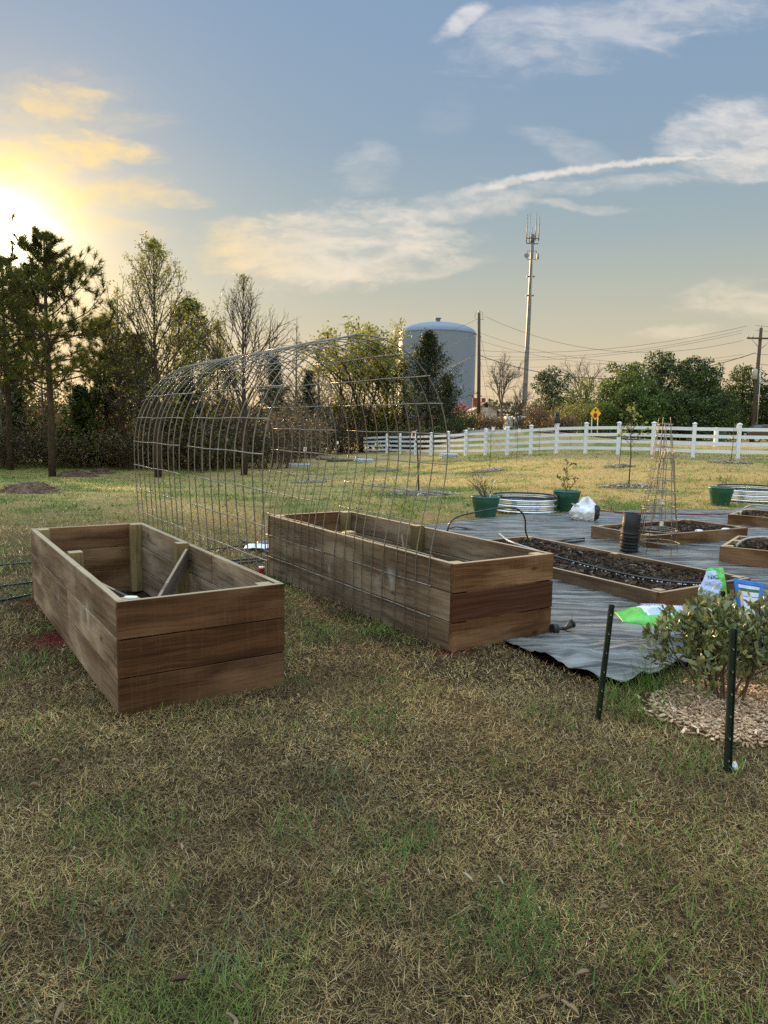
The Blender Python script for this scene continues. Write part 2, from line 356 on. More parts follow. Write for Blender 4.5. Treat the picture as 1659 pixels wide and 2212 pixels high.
class MB:
    """collects shapes that become one mesh"""
    def __init__(s): s.V = []; s.F = []; s.UV = []; s.T = []; s.MI = []; s.S = []; s.mi = 0; s.sm = False
    def add(s, verts, faces, uv=None, tint=(.5, .5, .5), smooth=None):
        b = len(s.V); s.V += [tuple(map(float, v)) for v in verts]; s.T += [tint]*len(verts)
        for i, f in enumerate(faces):
            s.F.append([b+j for j in f]); s.UV.append(uv[i] if uv else [(0, 0)]*len(f)); s.MI.append(s.mi); s.S.append(s.sm if smooth is None else smooth)
    def board(s, o, ax, ay, az, L, T, H, tint=None, jit=0.0):
        """a plank: length along ax, thickness ay, height az"""
        o, ax, ay, az = (np.array(v, float) for v in (o, ax, ay, az))
        tint = tint if tint is not None else (random.random(), random.random()*.85, random.random())
        vs = []
        for c in ((0, 0, 0), (1, 0, 0), (1, 1, 0), (0, 1, 0), (0, 0, 1), (1, 0, 1), (1, 1, 1), (0, 1, 1)):
            vs.append(o+ax*c[0]*L+ay*c[1]*T+az*c[2]*H + np.array([random.uniform(-jit, jit) for _ in range(3)]))
        fs = [(0, 3, 2, 1), (4, 5, 6, 7), (0, 1, 5, 4), (1, 2, 6, 5), (2, 3, 7, 6), (3, 0, 4, 7)]
        if np.dot(np.cross(ax, ay), az) < 0: fs = [f[::-1] for f in fs]
        cs = [(0, 0, 0), (L, 0, 0), (L, T, 0), (0, T, 0), (0, 0, H), (L, 0, H), (L, T, H), (0, T, H)]
        uv = [[(cs[i][0], cs[i][2]+cs[i][1]) for i in f] for f in fs]
        s.add(vs, fs, uv, tint, False)
    def box(s, x0, y0, z0, x1, y1, z1):
        s.board((x0, y0, z0), (1, 0, 0), (0, 1, 0), (0, 0, 1), x1-x0, y1-y0, z1-z0)
    def tube(s, pts, r, n=8, cap=True, smooth=True, tint=(.5, .5, .5)):
        P = np.array(pts, float); m = len(P); rr = np.full(m, r) if np.isscalar(r) else np.asarray(r, float)
        T = np.gradient(P, axis=0); T /= np.linalg.norm(T, axis=1)[:, None]+1e-12
        up = np.array([0, 0, 1.]) if abs(T[0][2]) < .9 else np.array([1., 0, 0])
        N = np.cross(T[0], up); N /= np.linalg.norm(N); vs = []
        a = np.arange(n)*2*math.pi/n
        for i in range(m):
            N = N-T[i]*np.dot(N, T[i]); N /= np.linalg.norm(N)+1e-12; B = np.cross(T[i], N)
            vs += list(P[i]+rr[i]*(np.cos(a)[:, None]*N+np.sin(a)[:, None]*B))
        fs = [(i*n+j, i*n+(j+1) % n, (i+1)*n+(j+1) % n, (i+1)*n+j) for i in range(m-1) for j in range(n)]
        s.add(vs, fs, None, tint, smooth)
        if cap:
            b = len(s.V)-len(vs)
            for f in ([b+j for j in range(n)][::-1], [b+(m-1)*n+j for j in range(n)]):
                s.F.append(f); s.UV.append([(0, 0)]*n); s.MI.append(s.mi); s.S.append(False)
    def lathe(s, prof, n=32, sx=1.0, sy=1.0, c=(0, 0, 0), closed=False, smooth=True, straight=0.0):
        """prof: (r, z) list; straight stretches it into a stadium along x"""
        vs = []
        for r, z in prof:
            for j in range(n):
                a = 2*math.pi*j/n; ca, sa = math.cos(a), math.sin(a)
                vs.append((c[0]+r*ca*sx+(straight if ca > 1e-6 else -straight if ca < -1e-6 else 0), c[1]+r*sa*sy, c[2]+z))
        m = len(prof); fs = [(i*n+j, i*n+(j+1) % n, (i+1)*n+(j+1) % n, (i+1)*n+j) for i in range(m-1) for j in range(n)]
        s.add(vs, fs, None, (.5, .5, .5), smooth)
    def disc(s, r, z, n=32, c=(0, 0), sx=1.0, sy=1.0, straight=0.0, flip=False):
        vs = [(c[0]+r*math.cos(2*math.pi*j/n)*sx+(straight if math.cos(2*math.pi*j/n) > 1e-6 else -straight if math.cos(2*math.pi*j/n) < -1e-6 else 0), c[1]+r*math.sin(2*math.pi*j/n)*sy, z) for j in range(n)]
        s.add(vs, [list(range(n))[::-1 if flip else 1]], None, (.5, .5, .5), False)
    def prism(s, poly, y0, y1, ax=(1, 0, 0), ay=(0, 1, 0), az=(0, 0, 1), o=(0, 0, 0)):
        """extrude a polygon given in the (ax, az) plane along ay"""
        o, ax, ay, az = (np.array(v, float) for v in (o, ax, ay, az)); n = len(poly)
        vs = [o+ax*p[0]+az*p[1]+ay*y0 for p in poly]+[o+ax*p[0]+az*p[1]+ay*y1 for p in poly]
        fs = [list(range(n)), list(range(2*n-1, n-1, -1))]+[((j+1) % n, j, n+j, n+(j+1) % n) for j in range(n)]
        s.add(vs, fs, None, (.5, .5, .5), False)
    def build(s, name, mats, parent=None, bevel=0.0):
        me = bpy.data.meshes.new(name); me.from_pydata(s.V, [], s.F)
        for m in (mats if isinstance(mats, (list, tuple)) else [mats]): me.materials.append(MATS[m])
        me.polygons.foreach_set('material_index', np.array(s.MI, np.int32)); me.polygons.foreach_set('use_smooth', np.array(s.S, bool))
        a = me.color_attributes.new('tint', 'FLOAT_COLOR', 'POINT'); a.data.foreach_set('color', np.c_[np.array(s.T, np.float32), np.ones(len(s.V), np.float32)].ravel())
        ul = me.uv_layers.new(name='UVMap'); ul.data.foreach_set('uv', np.array([c for f in s.UV for c in f], np.float32).ravel())
        me.update()
        o = link_obj(name, me, parent)
        if bevel: b = o.modifiers.new('bevel', 'BEVEL'); b.width = bevel; b.segments = 1; b.limit_method = 'ANGLE'
        return o
def tag(o, label=None, cat=None, group=None, kind=None):
    for k_, v in (('label', label), ('category', cat), ('group', group), ('kind', kind)):
        if v: o[k_] = v
    return o
def thing(name, label, cat, loc=(0, 0, 0), rz=0.0, group=None):
    o = bpy.data.objects.new(name, None); COL.objects.link(o); o.empty_display_size = .1
    o.location = tuple(map(float, loc)); o.rotation_euler = (0, 0, rz)
    return tag(o, label, cat, group)
def copy_tree(o, loc=None, rz=None, scale=None, label=None, group=None, parent=None):
    c = o.copy(); COL.objects.link(c)
    if parent is not None: c.parent = parent
    if loc is not None: c.location = tuple(map(float, loc))
    if rz is not None: c.rotation_euler = (0, 0, rz)
    if scale is not None: c.scale = scale if hasattr(scale, '__len__') else (scale,)*3
    if label: c['label'] = label
    if group: c['group'] = group
    for ch in list(o.children): copy_tree(ch, parent=c)
    return c

# value noise on arrays
_perm = rs.rand(256, 256).astype(np.float32)
def vnoise(x, y):
    x = np.asarray(x, float); y = np.asarray(y, float); xi = np.floor(x).astype(int); yi = np.floor(y).astype(int); fx = x-xi; fy = y-yi
    fx = fx*fx*(3-2*fx); fy = fy*fy*(3-2*fy); g = lambda a, b: _perm[a & 255, b & 255]
    return (g(xi, yi)*(1-fx)+g(xi+1, yi)*fx)*(1-fy)+(g(xi, yi+1)*(1-fx)+g(xi+1, yi+1)*fx)*fy
def fbm(x, y, o=4):
    a = 0; s = .5; t = 0
    for i in range(o): a = a+s*vnoise(x*2**i+17*i, y*2**i+5*i); t += s; s *= .5
    return a/t
def S(t): t = np.clip(t, 0, 1); return t*t*(3-2*t)
def inpoly(x, y, poly):
    x = np.asarray(x); y = np.asarray(y); r = np.zeros(x.shape, bool); n = len(poly)
    for i in range(n):
        x0, y0 = poly[i][:2]; x1, y1 = poly[(i+1) % n][:2]
        c = ((y0 > y) != (y1 > y)) & (x < (x1-x0)*(y-y0)/((y1-y0) if y1 != y0 else 1e-9)+x0); r ^= c
    return r

# ------------------------------------------------------------------ terrain
def fence_line(x): return np.where(x < 12.5, 62-2.3*np.clip(x, -40, 12.5), 33.2)
def terrain(x, y):
    x = np.asarray(x, float); y = np.asarray(y, float)
    z = -1.0*S((y-10)/26)*S((12-x)/18)
    z = z+(.95-.62*S((x-9)/12))*S((y-fence_line(x)-4)/15)*S((x+2)/9)
    z = z+.10*(fbm(x*.16+9, y*.16+3, 3)-.5)*S((y-9)/6)
    z = z+.5*S((y-90)/150)+.30*S((y-15)/17)*S((x-1.5)/8)
    return z
TZ = lambda x, y: float(terrain(x, y))
def GT(px, py):
    """where the ray through this point of the lawn meets the terrain"""
    d = ray(px, py); lo, hi = .8, 400.
    for _ in range(50):
        m = (lo+hi)/2; p = np.array([0, 0, EYE])+d*m
        if p[2] > TZ(p[0], p[1]): lo = m
        else: hi = m
    p = np.array([0, 0, EYE])+d*lo; p[2] = TZ(p[0], p[1]); return p

# the two wooden boxes share one direction
YAW, BW, BL, BH = 0.578, 0.92, 2.96, 0.605
A1 = np.array([-1.328, 3.631, 0]); A2 = np.array([0.471, 4.814, 0])
eN = np.array([math.cos(YAW), math.sin(YAW), 0]); eU = np.array([-eN[1], eN[0], 0])
def footprint(a, w, l, m=0.0): return [a-eN*m-eU*m, a+eN*(w+m)-eU*m, a+eN*(w+m)+eU*(l+m), a-eN*m+eU*(l+m)]
FP1, FP2 = footprint(A1, BW, BL, -.01), footprint(A2, BW, BL, -.01)
front_px = [(552, 1188), (640, 1216), (800, 1276), (1000, 1352), (1095, 1396), (1180, 1434), (1260, 1466), (1343, 1492), (1420, 1466), (1500, 1438), (1580, 1428), (1665, 1440), (1790, 1450)]
back_px = [(556, 1172), (700, 1157), (820, 1146), (930, 1138), (1030, 1122), (1120, 1113), (1263, 1105), (1400, 1106), (1500, 1103), (1580, 1099), (1665, 1095), (1800, 1088), (2000, 1078)]
FRONT = np.array([G(*p)[:2] for p in front_px]); BACK = np.array([G(*p)[:2] for p in back_px])
FABPOLY = list(FRONT)+list(BACK[::-1])
MUL_C = G(1625, 1545); MUL_R = (.50, .42)
def in_mulch(x, y, g=1.0): return ((x-MUL_C[0])/(MUL_R[0]*g))**2+((y-MUL_C[1])/(MUL_R[1]*g))**2 < 1+.5*(fbm(np.asarray(x)*4, np.asarray(y)*4, 3)-.5)
RED = [(G(122, 1380)[:2], .17), (G(72, 1300)[:2], .12), (G(968, 1412)[:2], .07), (G(1000, 1408)[:2], .05)]

def greenness(x, y):
    """0 dormant straw, 1 fresh green"""
    g = fbm(x*.55+3, y*.55+8, 4)*.8+fbm(x*2.3+30, y*2.3, 3)*.75
    g = (g-.77)*2.6
    g = g+.10*S((x+.5)/2.5)*S((4-y)/2)            # the right foreground is greener
    g = g+.50*S((y-8)/6)*S((-1.2-x*.25-.2)/3)       # and the shaded lawn left behind the boxes
    g = g+.22*S((y-8)/4)
    return np.clip(g-.02, 0, 1)
def lawn_tint(x, y, n, rnd):
    g = greenness(x, y)
    dry = np.array([.42, .275, .105]); dry2 = np.array([.225, .135, .05]); dry3 = np.array([.62, .45, .24]); grn = np.array([.10, .15, .030]); grn2 = np.array([.20, .235, .055])
    k = rnd.rand(n, 1); base = np.where(k < .46, dry, np.where(k < .87, dry2, dry3))
    far = S((np.asarray(y)-8)/10)[:, None]
    base = base*(1-far)+far*np.array([.37, .295, .11])
    gp = (rnd.rand(n) < np.clip(g*1.15+.03, 0, .92))
    gk = rnd.rand(n, 1); gc = grn*(1-gk)+grn2*gk
    c = np.where(gp[:, None], gc, base)
    c = c*(1+.42*(fbm(np.asarray(x)*1.7+50, np.asarray(y)*1.7, 3)-.5)[:, None]*2)*(1+.40*(1-far)*(fbm(np.asarray(x)*6+5, np.asarray(y)*6+7, 2)-.5)[:, None]*2)
    # marking paint sprayed on the grass at the corners of the boxes
    for (p, r) in RED:
        m = np.exp(-(((x-p[0])/r)**2+((y-p[1])/r)**2))
        hit = rnd.rand(n) < m*1.1
        c[hit] = np.array([.22, .018, .022])*(.6+.6*rnd.rand(hit.sum(), 1))
    return c*(.78+.44*rnd.rand(n, 1))

def sp_axis(a, b, near0, near1, step, grow):
    v = list(np.arange(near0, near1, step)); s = step; x = near1
    while x < b: v.append(x); s *= grow; x += s
    v.append(b); s = step; x = near0-step
    lo = []
    while x > a: lo.append(x); s *= grow; x -= s
    lo.append(a)
    return np.array(lo[::-1]+v)
gx = sp_axis(-236, 236, -5, 6, .10, 1.07); gy = sp_axis(-60, 246, 0, 16, .10, 1.05)
GX, GY = np.meshgrid(gx, gy); gz = terrain(GX, GY)+.022*(fbm(GX*2.2, GY*2.2, 3)-.5)*S((14-GY)/6)
for fp in (FP1, FP2): gz = np.where(inpoly(GX, GY, fp), -.03, gz)
gz = np.where(inpoly(GX, GY, FABPOLY), gz-.03, gz)
nx, ny = len(gx), len(gy)
idx = np.arange(nx*ny).reshape(ny, nx)
gf = np.stack([idx[:-1, :-1], idx[:-1, 1:], idx[1:, 1:], idx[1:, :-1]], -1).reshape(-1, 4)
gg = greenness(GX, GY).ravel()
redm = np.zeros(nx*ny)
for (p, r) in RED: redm = np.maximum(redm, np.exp(-(((GX.ravel()-p[0])/r)**2+((GY.ravel()-p[1])/r)**2)))
def ground_mat():
    m, k = new_mat('ground')
    a = k.n('ShaderNodeAttribute', attribute_name='tint').outputs['Color']; sep = k.n('ShaderNodeSeparateColor', {0: a})
    o = k.n('ShaderNodeTexCoord').outputs['Object']
    n1 = k.noise(o, 60, 5, .7); n2 = k.noise(o, 6, 5, .6); n3 = k.noise(k.mapping(o, scale=(1, .35, 1)), 1.3, 5, .6)
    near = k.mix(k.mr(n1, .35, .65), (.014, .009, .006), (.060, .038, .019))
    straw = k.mix(k.mr(n2, .35, .65), (.26, .19, .075), (.39, .30, .12))
    straw = k.mix(k.mr(n3, .45, .62, 0, .6), straw, (.36, .235, .105))
    grn = k.mix(k.mr(n2, .3, .7), (.13, .15, .038), (.24, .235, .06))
    fine = k.mr(n1, .25, .75, .55, 1.35)
    fv = k.n('ShaderNodeCombineXYZ', {0: fine, 1: fine, 2: fine}).outputs[0]
    far = k.mix(1.0, k.mix(k.mr(k.math('ADD', sep.outputs[0], k.math('MULTIPLY', k.math('SUBTRACT', n2, .5), .6)), .2, .8), straw, grn), fv, 'MULTIPLY')
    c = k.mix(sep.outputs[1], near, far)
    c = k.mix(k.math('MULTIPLY', sep.outputs[2], .6), c, (.16, .018, .02))
    return finish(m, k, c, .95, bump=n1, bstr=.8, bdist=.03, spec=.08)
ground_mat()
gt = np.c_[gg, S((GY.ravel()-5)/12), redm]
ground = link_obj('ground', np_mesh('ground', np.c_[GX.ravel(), GY.ravel(), gz.ravel()], [gf], 'ground', True, gt))
tag(ground, 'dormant straw coloured lawn with green patches', None, None, 'structure')

# road beyond the fence: a strip laid over the terrain
def road_strip():
    c = [(-6, 77), (4, 68), (10, 61), (17, 55), (26, 51), (40, 49), (70, 48), (160, 47)]; c = np.array(c, float)
    t = np.linspace(0, len(c)-1, 90); P = np.c_[np.interp(t, range(len(c)), c[:, 0]), np.interp(t, range(len(c)), c[:, 1])]
    T = np.gradient(P, axis=0); T /= np.linalg.norm(T, axis=1)[:, None]; N = np.c_[-T[:, 1], T[:, 0]]
    V = []; n = 9
    for j in range(n):
        q = P+N*(-2.6+5.2*j/(n-1)); V.append(np.c_[q, terrain(q[:, 0], q[:, 1])+.10+.06*math.sin(math.pi*j/(n-1))])
    V = np.stack(V, 1); m = len(P); ii = np.arange(m*n).reshape(m, n)
    F = np.stack([ii[:-1, :-1], ii[:-1, 1:], ii[1:, 1:], ii[1:, :-1]], -1).reshape(-1, 4)
    o = link_obj('road', np_mesh('road', V.reshape(-1, 3), [F], 'asphalt', True)); tag(o, 'pale paved road curving behind the white fence', None, None, 'structure')
road_strip()

# ------------------------------------------------------------------ grass blades
def blades(name, x, y, z, length, width, tint, lean, mat='grass', droop=.6, seg=2, rnd=rs):
    """one curved blade per point: seg quads and a tip"""
    n = len(x); az = rnd.rand(n)*2*math.pi; d = np.c_[np.cos(az), np.sin(az)]; w = np.c_[-d[:, 1], d[:, 0]]
    tw = rnd.rand(n)*math.pi; w = w*np.cos(tw)[:, None]*.6+w*.4
    V = []; T = []; lv = np.linspace(0, 1, seg+2)
    for i, t in enumerate(lv):
        el = lean*(1-droop*t)
        # integrate roughly: position along blade
        h = length*(t*np.sin(lean)-droop*lean*.5*t*t*np.cos(lean)); r = length*(t*np.cos(lean)+droop*lean*.5*t*t*np.sin(lean))
        c = np.c_[x+d[:, 0]*r, y+d[:, 1]*r, z+np.maximum(h, .003)]
        ww = width*(1-t)**.7*.5
        sh = tint*(.55+.45*min(1, t*1.6+.2)) if False else tint
        if i < seg+1:
            V += [c-np.c_[w*ww[:, None], np.zeros(n)], c+np.c_[w*ww[:, None], np.zeros(n)]]; T += [sh, sh]
        else: V.append(c); T.append(sh)
    k = len(V); V = np.stack(V, 1).reshape(-1, 3); T = np.stack(T, 1).reshape(-1, 3); b = (np.arange(n)*k)[:, None]
    Q = np.concatenate([b+np.array([[2*i, 2*i+1, 2*i+3, 2*i+2]]) for i in range(seg)]); tri = b+np.array([[2*seg, 2*seg+1, 2*seg+2]])
    return V, [Q, tri], T
def clear_ground(x, y):
    ok = ~inpoly(x, y, FABPOLY)
    for fp in (FP1, FP2): ok &= ~inpoly(x, y, fp)
    return ok & ~in_mulch(x, y, .95)
def sample(y0, y1, dens, rnd=rs):
    n = int(((y1-y0)*((.545*(y0+y1))+2.4))*dens)
    wmax = .545*y1+1.2; yy = y0+(y1-y0)*rnd.rand(n*2); xx = (rnd.rand(n*2)*2-1)*wmax
    ok = (np.abs(xx) < .545*yy+1.2); xx, yy = xx[ok][:n], yy[ok][:n]; ok = clear_ground(xx, yy)
    return xx[ok], yy[ok]
def merge(parts):
    V = []; F4 = []; F3 = []; T = []; b = 0
    for v, fs, t in parts:
        V.append(v); T.append(t)
        for f in fs: (F4 if f.shape[1] == 4 else F3).append(f+b)
        b += len(v)
    out = []
    if F4: out.append(np.concatenate(F4))
    if F3: out.append(np.concatenate(F3))
    return np.concatenate(V), out, np.concatenate(T)
def lawn():
    parts = []
    for (y0, y1, dens, ln, wd, zs) in ((1.0, 2.6, 30000, .034, .0016, 1), (2.6, 4.2, 20000, .034, .0021, 1), (4.2, 7.0, 8500, .038, .0032, 1), (7, 12, 1500, .06, .007, 1), (12, 22, 420, .065, .013, 1), (22, 44, 110, .07, .024, 1)):
        x, y = sample(y0, y1, dens); n = len(x)
        tint = lawn_tint(x, y, n, rs)
        isg = (tint[:, 1] > tint[:, 0]*1.02)
        patch = fbm(x*1.3+70, y*1.3+11, 3)
        L = ln*(.45+1.1*rs.rand(n)**1.3)*(.7+.7*patch)*np.where(isg, 1.25, 1.0)
        lean = np.where(isg, R(35)+R(50)*rs.rand(n), R(8)+R(62)*rs.rand(n)**1.2)
        W = wd*(.6+.8*rs.rand(n))*np.where(isg, 1.25, 1.0)
        parts.append(blades('b', x, y, terrain(x, y)+.004*rs.rand(n), L, W, tint, lean, droop=.9))
    # fresh tufts that stand out of the straw
    def tuft(cx, cy, r, n, ln, wd, col, lean0=45):
        a = rs.rand(n)*2*math.pi; q = r*np.sqrt(rs.rand(n)); x = cx+q*np.cos(a); y = cy+q*np.sin(a)
        ok = clear_ground(x, y); x, y = x[ok], y[ok]; n = len(x)
        if not n: return
        t = np.array(col)*(.6+.8*rs.rand(n, 1))*np.array([1, 1, 1]); t[:, 0] *= 1+.3*rs.rand(n)
        parts.append(blades('t', x, y, terrain(x, y), ln*(.4+.8*rs.rand(n)), wd*(.6+.7*rs.rand(n)), t, R(lean0)+R(45)*rs.rand(n)**.8, droop=1.0))
    G1, G2, G3 = (.055, .115, .022), (.10, .16, .03), (.085, .125, .06)
    for px, py, r, n, ln, c in ((790, 1562, .16, 130, .10, G1), (650, 1805, .13, 90, .13, G1), (745, 1725, .22, 150, .12, G3), (690, 1590, .15, 90, .09, G3), (560, 1580, .2, 90, .09, G2),
                                (1060, 2060, .16, 160, .15, G1), (1140, 1990, .17, 150, .12, G1), (1130, 2130, .10, 40, .2, G1), (920, 1830, .10, 70, .12, G1), (835, 1880, .07, 30, .14, G1), (1310, 1700, .13, 120, .08, G1), (1180, 1560, .16, 130, .13, G2),
                                (1480, 1670, .12, 110, .10, G2), (1100, 1670, .16, 110, .09, G2), (170, 1950, .12, 90, .10, G1), (270, 2020, .14, 90, .10, G3), (520, 2060, .15, 90, .11, G3), (130, 1560, .25, 120, .08, G2),
                                (1330, 1870, .16, 120, .11, G2), (1550, 1960, .2, 160, .10, G2), (1500, 2120, .2, 170, .10, G2), (1600, 1830, .2, 150, .09, G2), (1250, 2060, .18, 130, .11, G1), (350, 1560, .3, 120, .08, G2), (630, 1480, .12, 120, .08, G1), (440, 1545, .3, 120, .07, G2), (760, 1500, .25, 110, .06, G2), (900, 1480, .25, 90, .06, G2), (60, 1610, .2, 80, .08, G1), (700, 1850, .15, 70, .12, G3), (60, 2150, .2, 90, .1, G3), (380, 1960, .1, 60, .1, G1)):
        p = G(px, py); tuft(p[0], p[1], r, n, ln, .0045, c)
    for _ in range(60):
        yy = 1.6+4*rs.rand(); xx = (rs.rand()*2-1)*(.54*yy)
        tuft(xx, yy, .05+.1*rs.rand(), 25, .09, .004, (G1, G2, G2)[rs.randint(3)])
    # tall grass at the rim of the mulch and along the edge of the black cloth
    for px, py, r, n, ln in ((1400, 1495, .13, 130, .24), (1450, 1490, .15, 150, .26), (1350, 1545, .12, 100, .16), (1420, 1530, .16, 130, .2), (1520, 1470, .1, 40, .2), (1640, 1490, .12, 70, .14), (1330, 1510, .08, 60, .16), (1380, 1560, .15, 90, .13), (1480, 1640, .2, 130, .1), (1540, 1655, .15, 80, .1)):
        p = G(px, py); a = rs.rand(n)*6.283; q = r*np.sqrt(rs.rand(n)); x = p[0]+q*np.cos(a); y = p[1]+q*np.sin(a)
        t = np.array((.075, .15, .025))*(.6+.9*rs.rand(n, 1)); t[:, 0] *= 1+.5*rs.rand(n)
        parts.append(blades('t', x, y, np.zeros(n), ln*(.35+.8*rs.rand(n)), .0055*(.6+.7*rs.rand(n)), t, R(55)+R(35)*rs.rand(n), droop=.9, seg=2))
    # weeds at the far edge of the cloth, round pots and mulch rings
    for px, py, r, n, ln in ((1180, 1112, .7, 500, .10), (1290, 1108, .4, 160, .12), (1120, 1118, .4, 200, .09), (1450, 1098, 1.2, 500, .10), (1560, 1092, .5, 260, .13), (845, 1076, .35, 300, .22), (980, 1078, .3, 200, .14), (1000, 1130, .5, 150, .07), (1400, 1062, .8, 260, .11), (1590, 1040, 1, 200, .12)):
        p = GT(px, py); a = rs.rand(n)*6.283; q = r*np.sqrt(rs.rand(n)); x = p[0]+q*np.cos(a); y = p[1]+q*np.sin(a)*.7
        ok = ~inpoly(x, y, FABPOLY); x, y = x[ok], y[ok]; n = len(x)
        t = np.array((.08, .14, .025))*(.6+.8*rs.rand(n, 1))
        parts.append(blades('t', x, y, terrain(x, y), ln*(.35+.8*rs.rand(n)), .011*(.6+.7*rs.rand(n)), t, R(50)+R(40)*rs.rand(n), droop=.8))
    V, F, T = merge(parts)
    o = link_obj('lawn_grass', np_mesh('lawn_grass', V, F, 'grass', False, T)); tag(o, 'straw and green grass blades covering the lawn', 'grass', None, 'stuff')
lawn()

def scatter_leaves():
    """dead leaves and bits lying on the grass"""
    n = 150; yy = 1.5+5.5*rs.rand(n)**1.3; xx = (rs.rand(n)*2-1)*.53*yy; ok = clear_ground(xx, yy); xx, yy = xx[ok], yy[ok]
    V = []; F = []; T = []
    for x, y in zip(xx, yy):
        L = .008+.013*rs.rand(); W = L*(.22+.28*rs.rand()); a = rs.rand()*6.28; cu = (.4+.9*rs.rand())*W*2; d = np.array([math.cos(a), math.sin(a)]); s = np.array([-d[1], d[0]])
        b = len(V); c = np.array([.26, .18, .115]) if rs.rand() < .7 else np.array([.40, .31, .21]) if rs.rand() < .4 else np.array([.13, .065, .04]); c = c*(.6+.7*rs.rand())
        tz = (rs.rand()-.5)*.03
        for i, (t, w) in enumerate(((-1, .05), (-.5, .8), (.1, 1), (.6, .7), (1, .04))):
            for sg in (-1, 0, 1):
                p = np.array([x, y])+d*L*t+s*W*w*sg; V.append((p[0], p[1], .026+abs(sg)*cu*w+abs(t)*.004+tz*t)); T.append(c)
        for i in range(4):
            for j in range(2): q = b+i*3+j; F.append((q, q+1, q+4, q+3))
    o = link_obj('leaf_litter', np_mesh('leaf_litter', np.array(V), [np.array(F)], 'litter', True, np.array(T))); tag(o, 'dead curled leaves strewn over the lawn', 'leaves', None, 'stuff')
scatter_leaves()

def chips(name, c, rx, ry, n, size, cols, label, hump=.03, ref=None):
    a = rs.rand(n)*6.283; q = np.sqrt(rs.rand(n)); x = c[0]+rx*q*np.cos(a)*(1+.12*rs.randn(n)); y = c[1]+ry*q*np.sin(a)*(1+.12*rs.randn(n))
    z0 = terrain(x, y)+hump*(1-q**2)
    L = size*(.5+1.1*rs.rand(n)); W = L*(.2+.35*rs.rand(n)); az = rs.rand(n)*6.283; ti = (rs.rand(n)-.5)*1.0; ro = (rs.rand(n)-.5)*1.2
    d = np.c_[np.cos(az)*np.cos(ti), np.sin(az)*np.cos(ti), np.sin(ti)]; s = np.c_[-np.sin(az)*np.cos(ro), np.cos(az)*np.cos(ro), np.sin(ro)]
    P = np.c_[x, y, z0+.012+.02*rs.rand(n)]
    sk = (rs.rand(n, 1)-.5)*.8
    up = np.cross(d, s)*np.minimum(.006, size*.12)
    cs = [P-d*L[:, None]/2-s*W[:, None]/2, P+d*L[:, None]*(.5+sk*.2)-s*W[:, None]/2, P+d*L[:, None]/2+s*W[:, None]*(.5-.3*np.abs(sk)), P-d*L[:, None]*(.5-.2*sk)+s*W[:, None]/2]
    V = np.stack([v+up for v in cs]+[v-up for v in cs], 1).reshape(-1, 3); b = (np.arange(n)*8)[:, None]
    F = np.concatenate([b+np.array([f]) for f in ((0, 1, 2, 3), (7, 6, 5, 4), (0, 4, 5, 1), (1, 5, 6, 2), (2, 6, 7, 3), (3, 7, 4, 0))])
    cols = np.array(cols); t = cols[rs.randint(len(cols), size=n)]*(.7+.6*rs.rand(n, 1)); T = np.repeat(t, 8, 0)
    # a low hump under the chips
    m = 40; rr = np.linspace(0, 1, 9); aa = np.arange(m)*2*math.pi/m
    hv = [(c[0]+rx*r*math.cos(t2), c[1]+ry*r*math.sin(t2), TZ(c[0]+rx*r*math.cos(t2), c[1]+ry*r*math.sin(t2))+hump*(1-r*r)+.008-.03*(r > .99)) for r in rr for t2 in aa]
    hf = [(i*m+j, i*m+(j+1) % m, (i+1)*m+(j+1) % m, (i+1)*m+j) for i in range(8) for j in range(m)]
    V = np.concatenate([V, np.array(hv)]); T = np.concatenate([T, np.tile(np.array(cols).mean(0)*.45, (len(hv), 1))]); F = np.concatenate([F, np.array(hf)+n*8])
    o = link_obj(name, np_mesh(name, V, [F], 'chips', False, T)); tag(o, label, 'mulch', None, 'stuff'); return o
CH = [(.53, .35, .22), (.39, .24, .14), (.66, .48, .32), (.24, .14, .08), (.48, .33, .21)]
chips('wood_chip_mulch', MUL_C, MUL_R[0], MUL_R[1], 8000, .024, CH, 'pale pinkish wood chips spread under the leafy shrub')

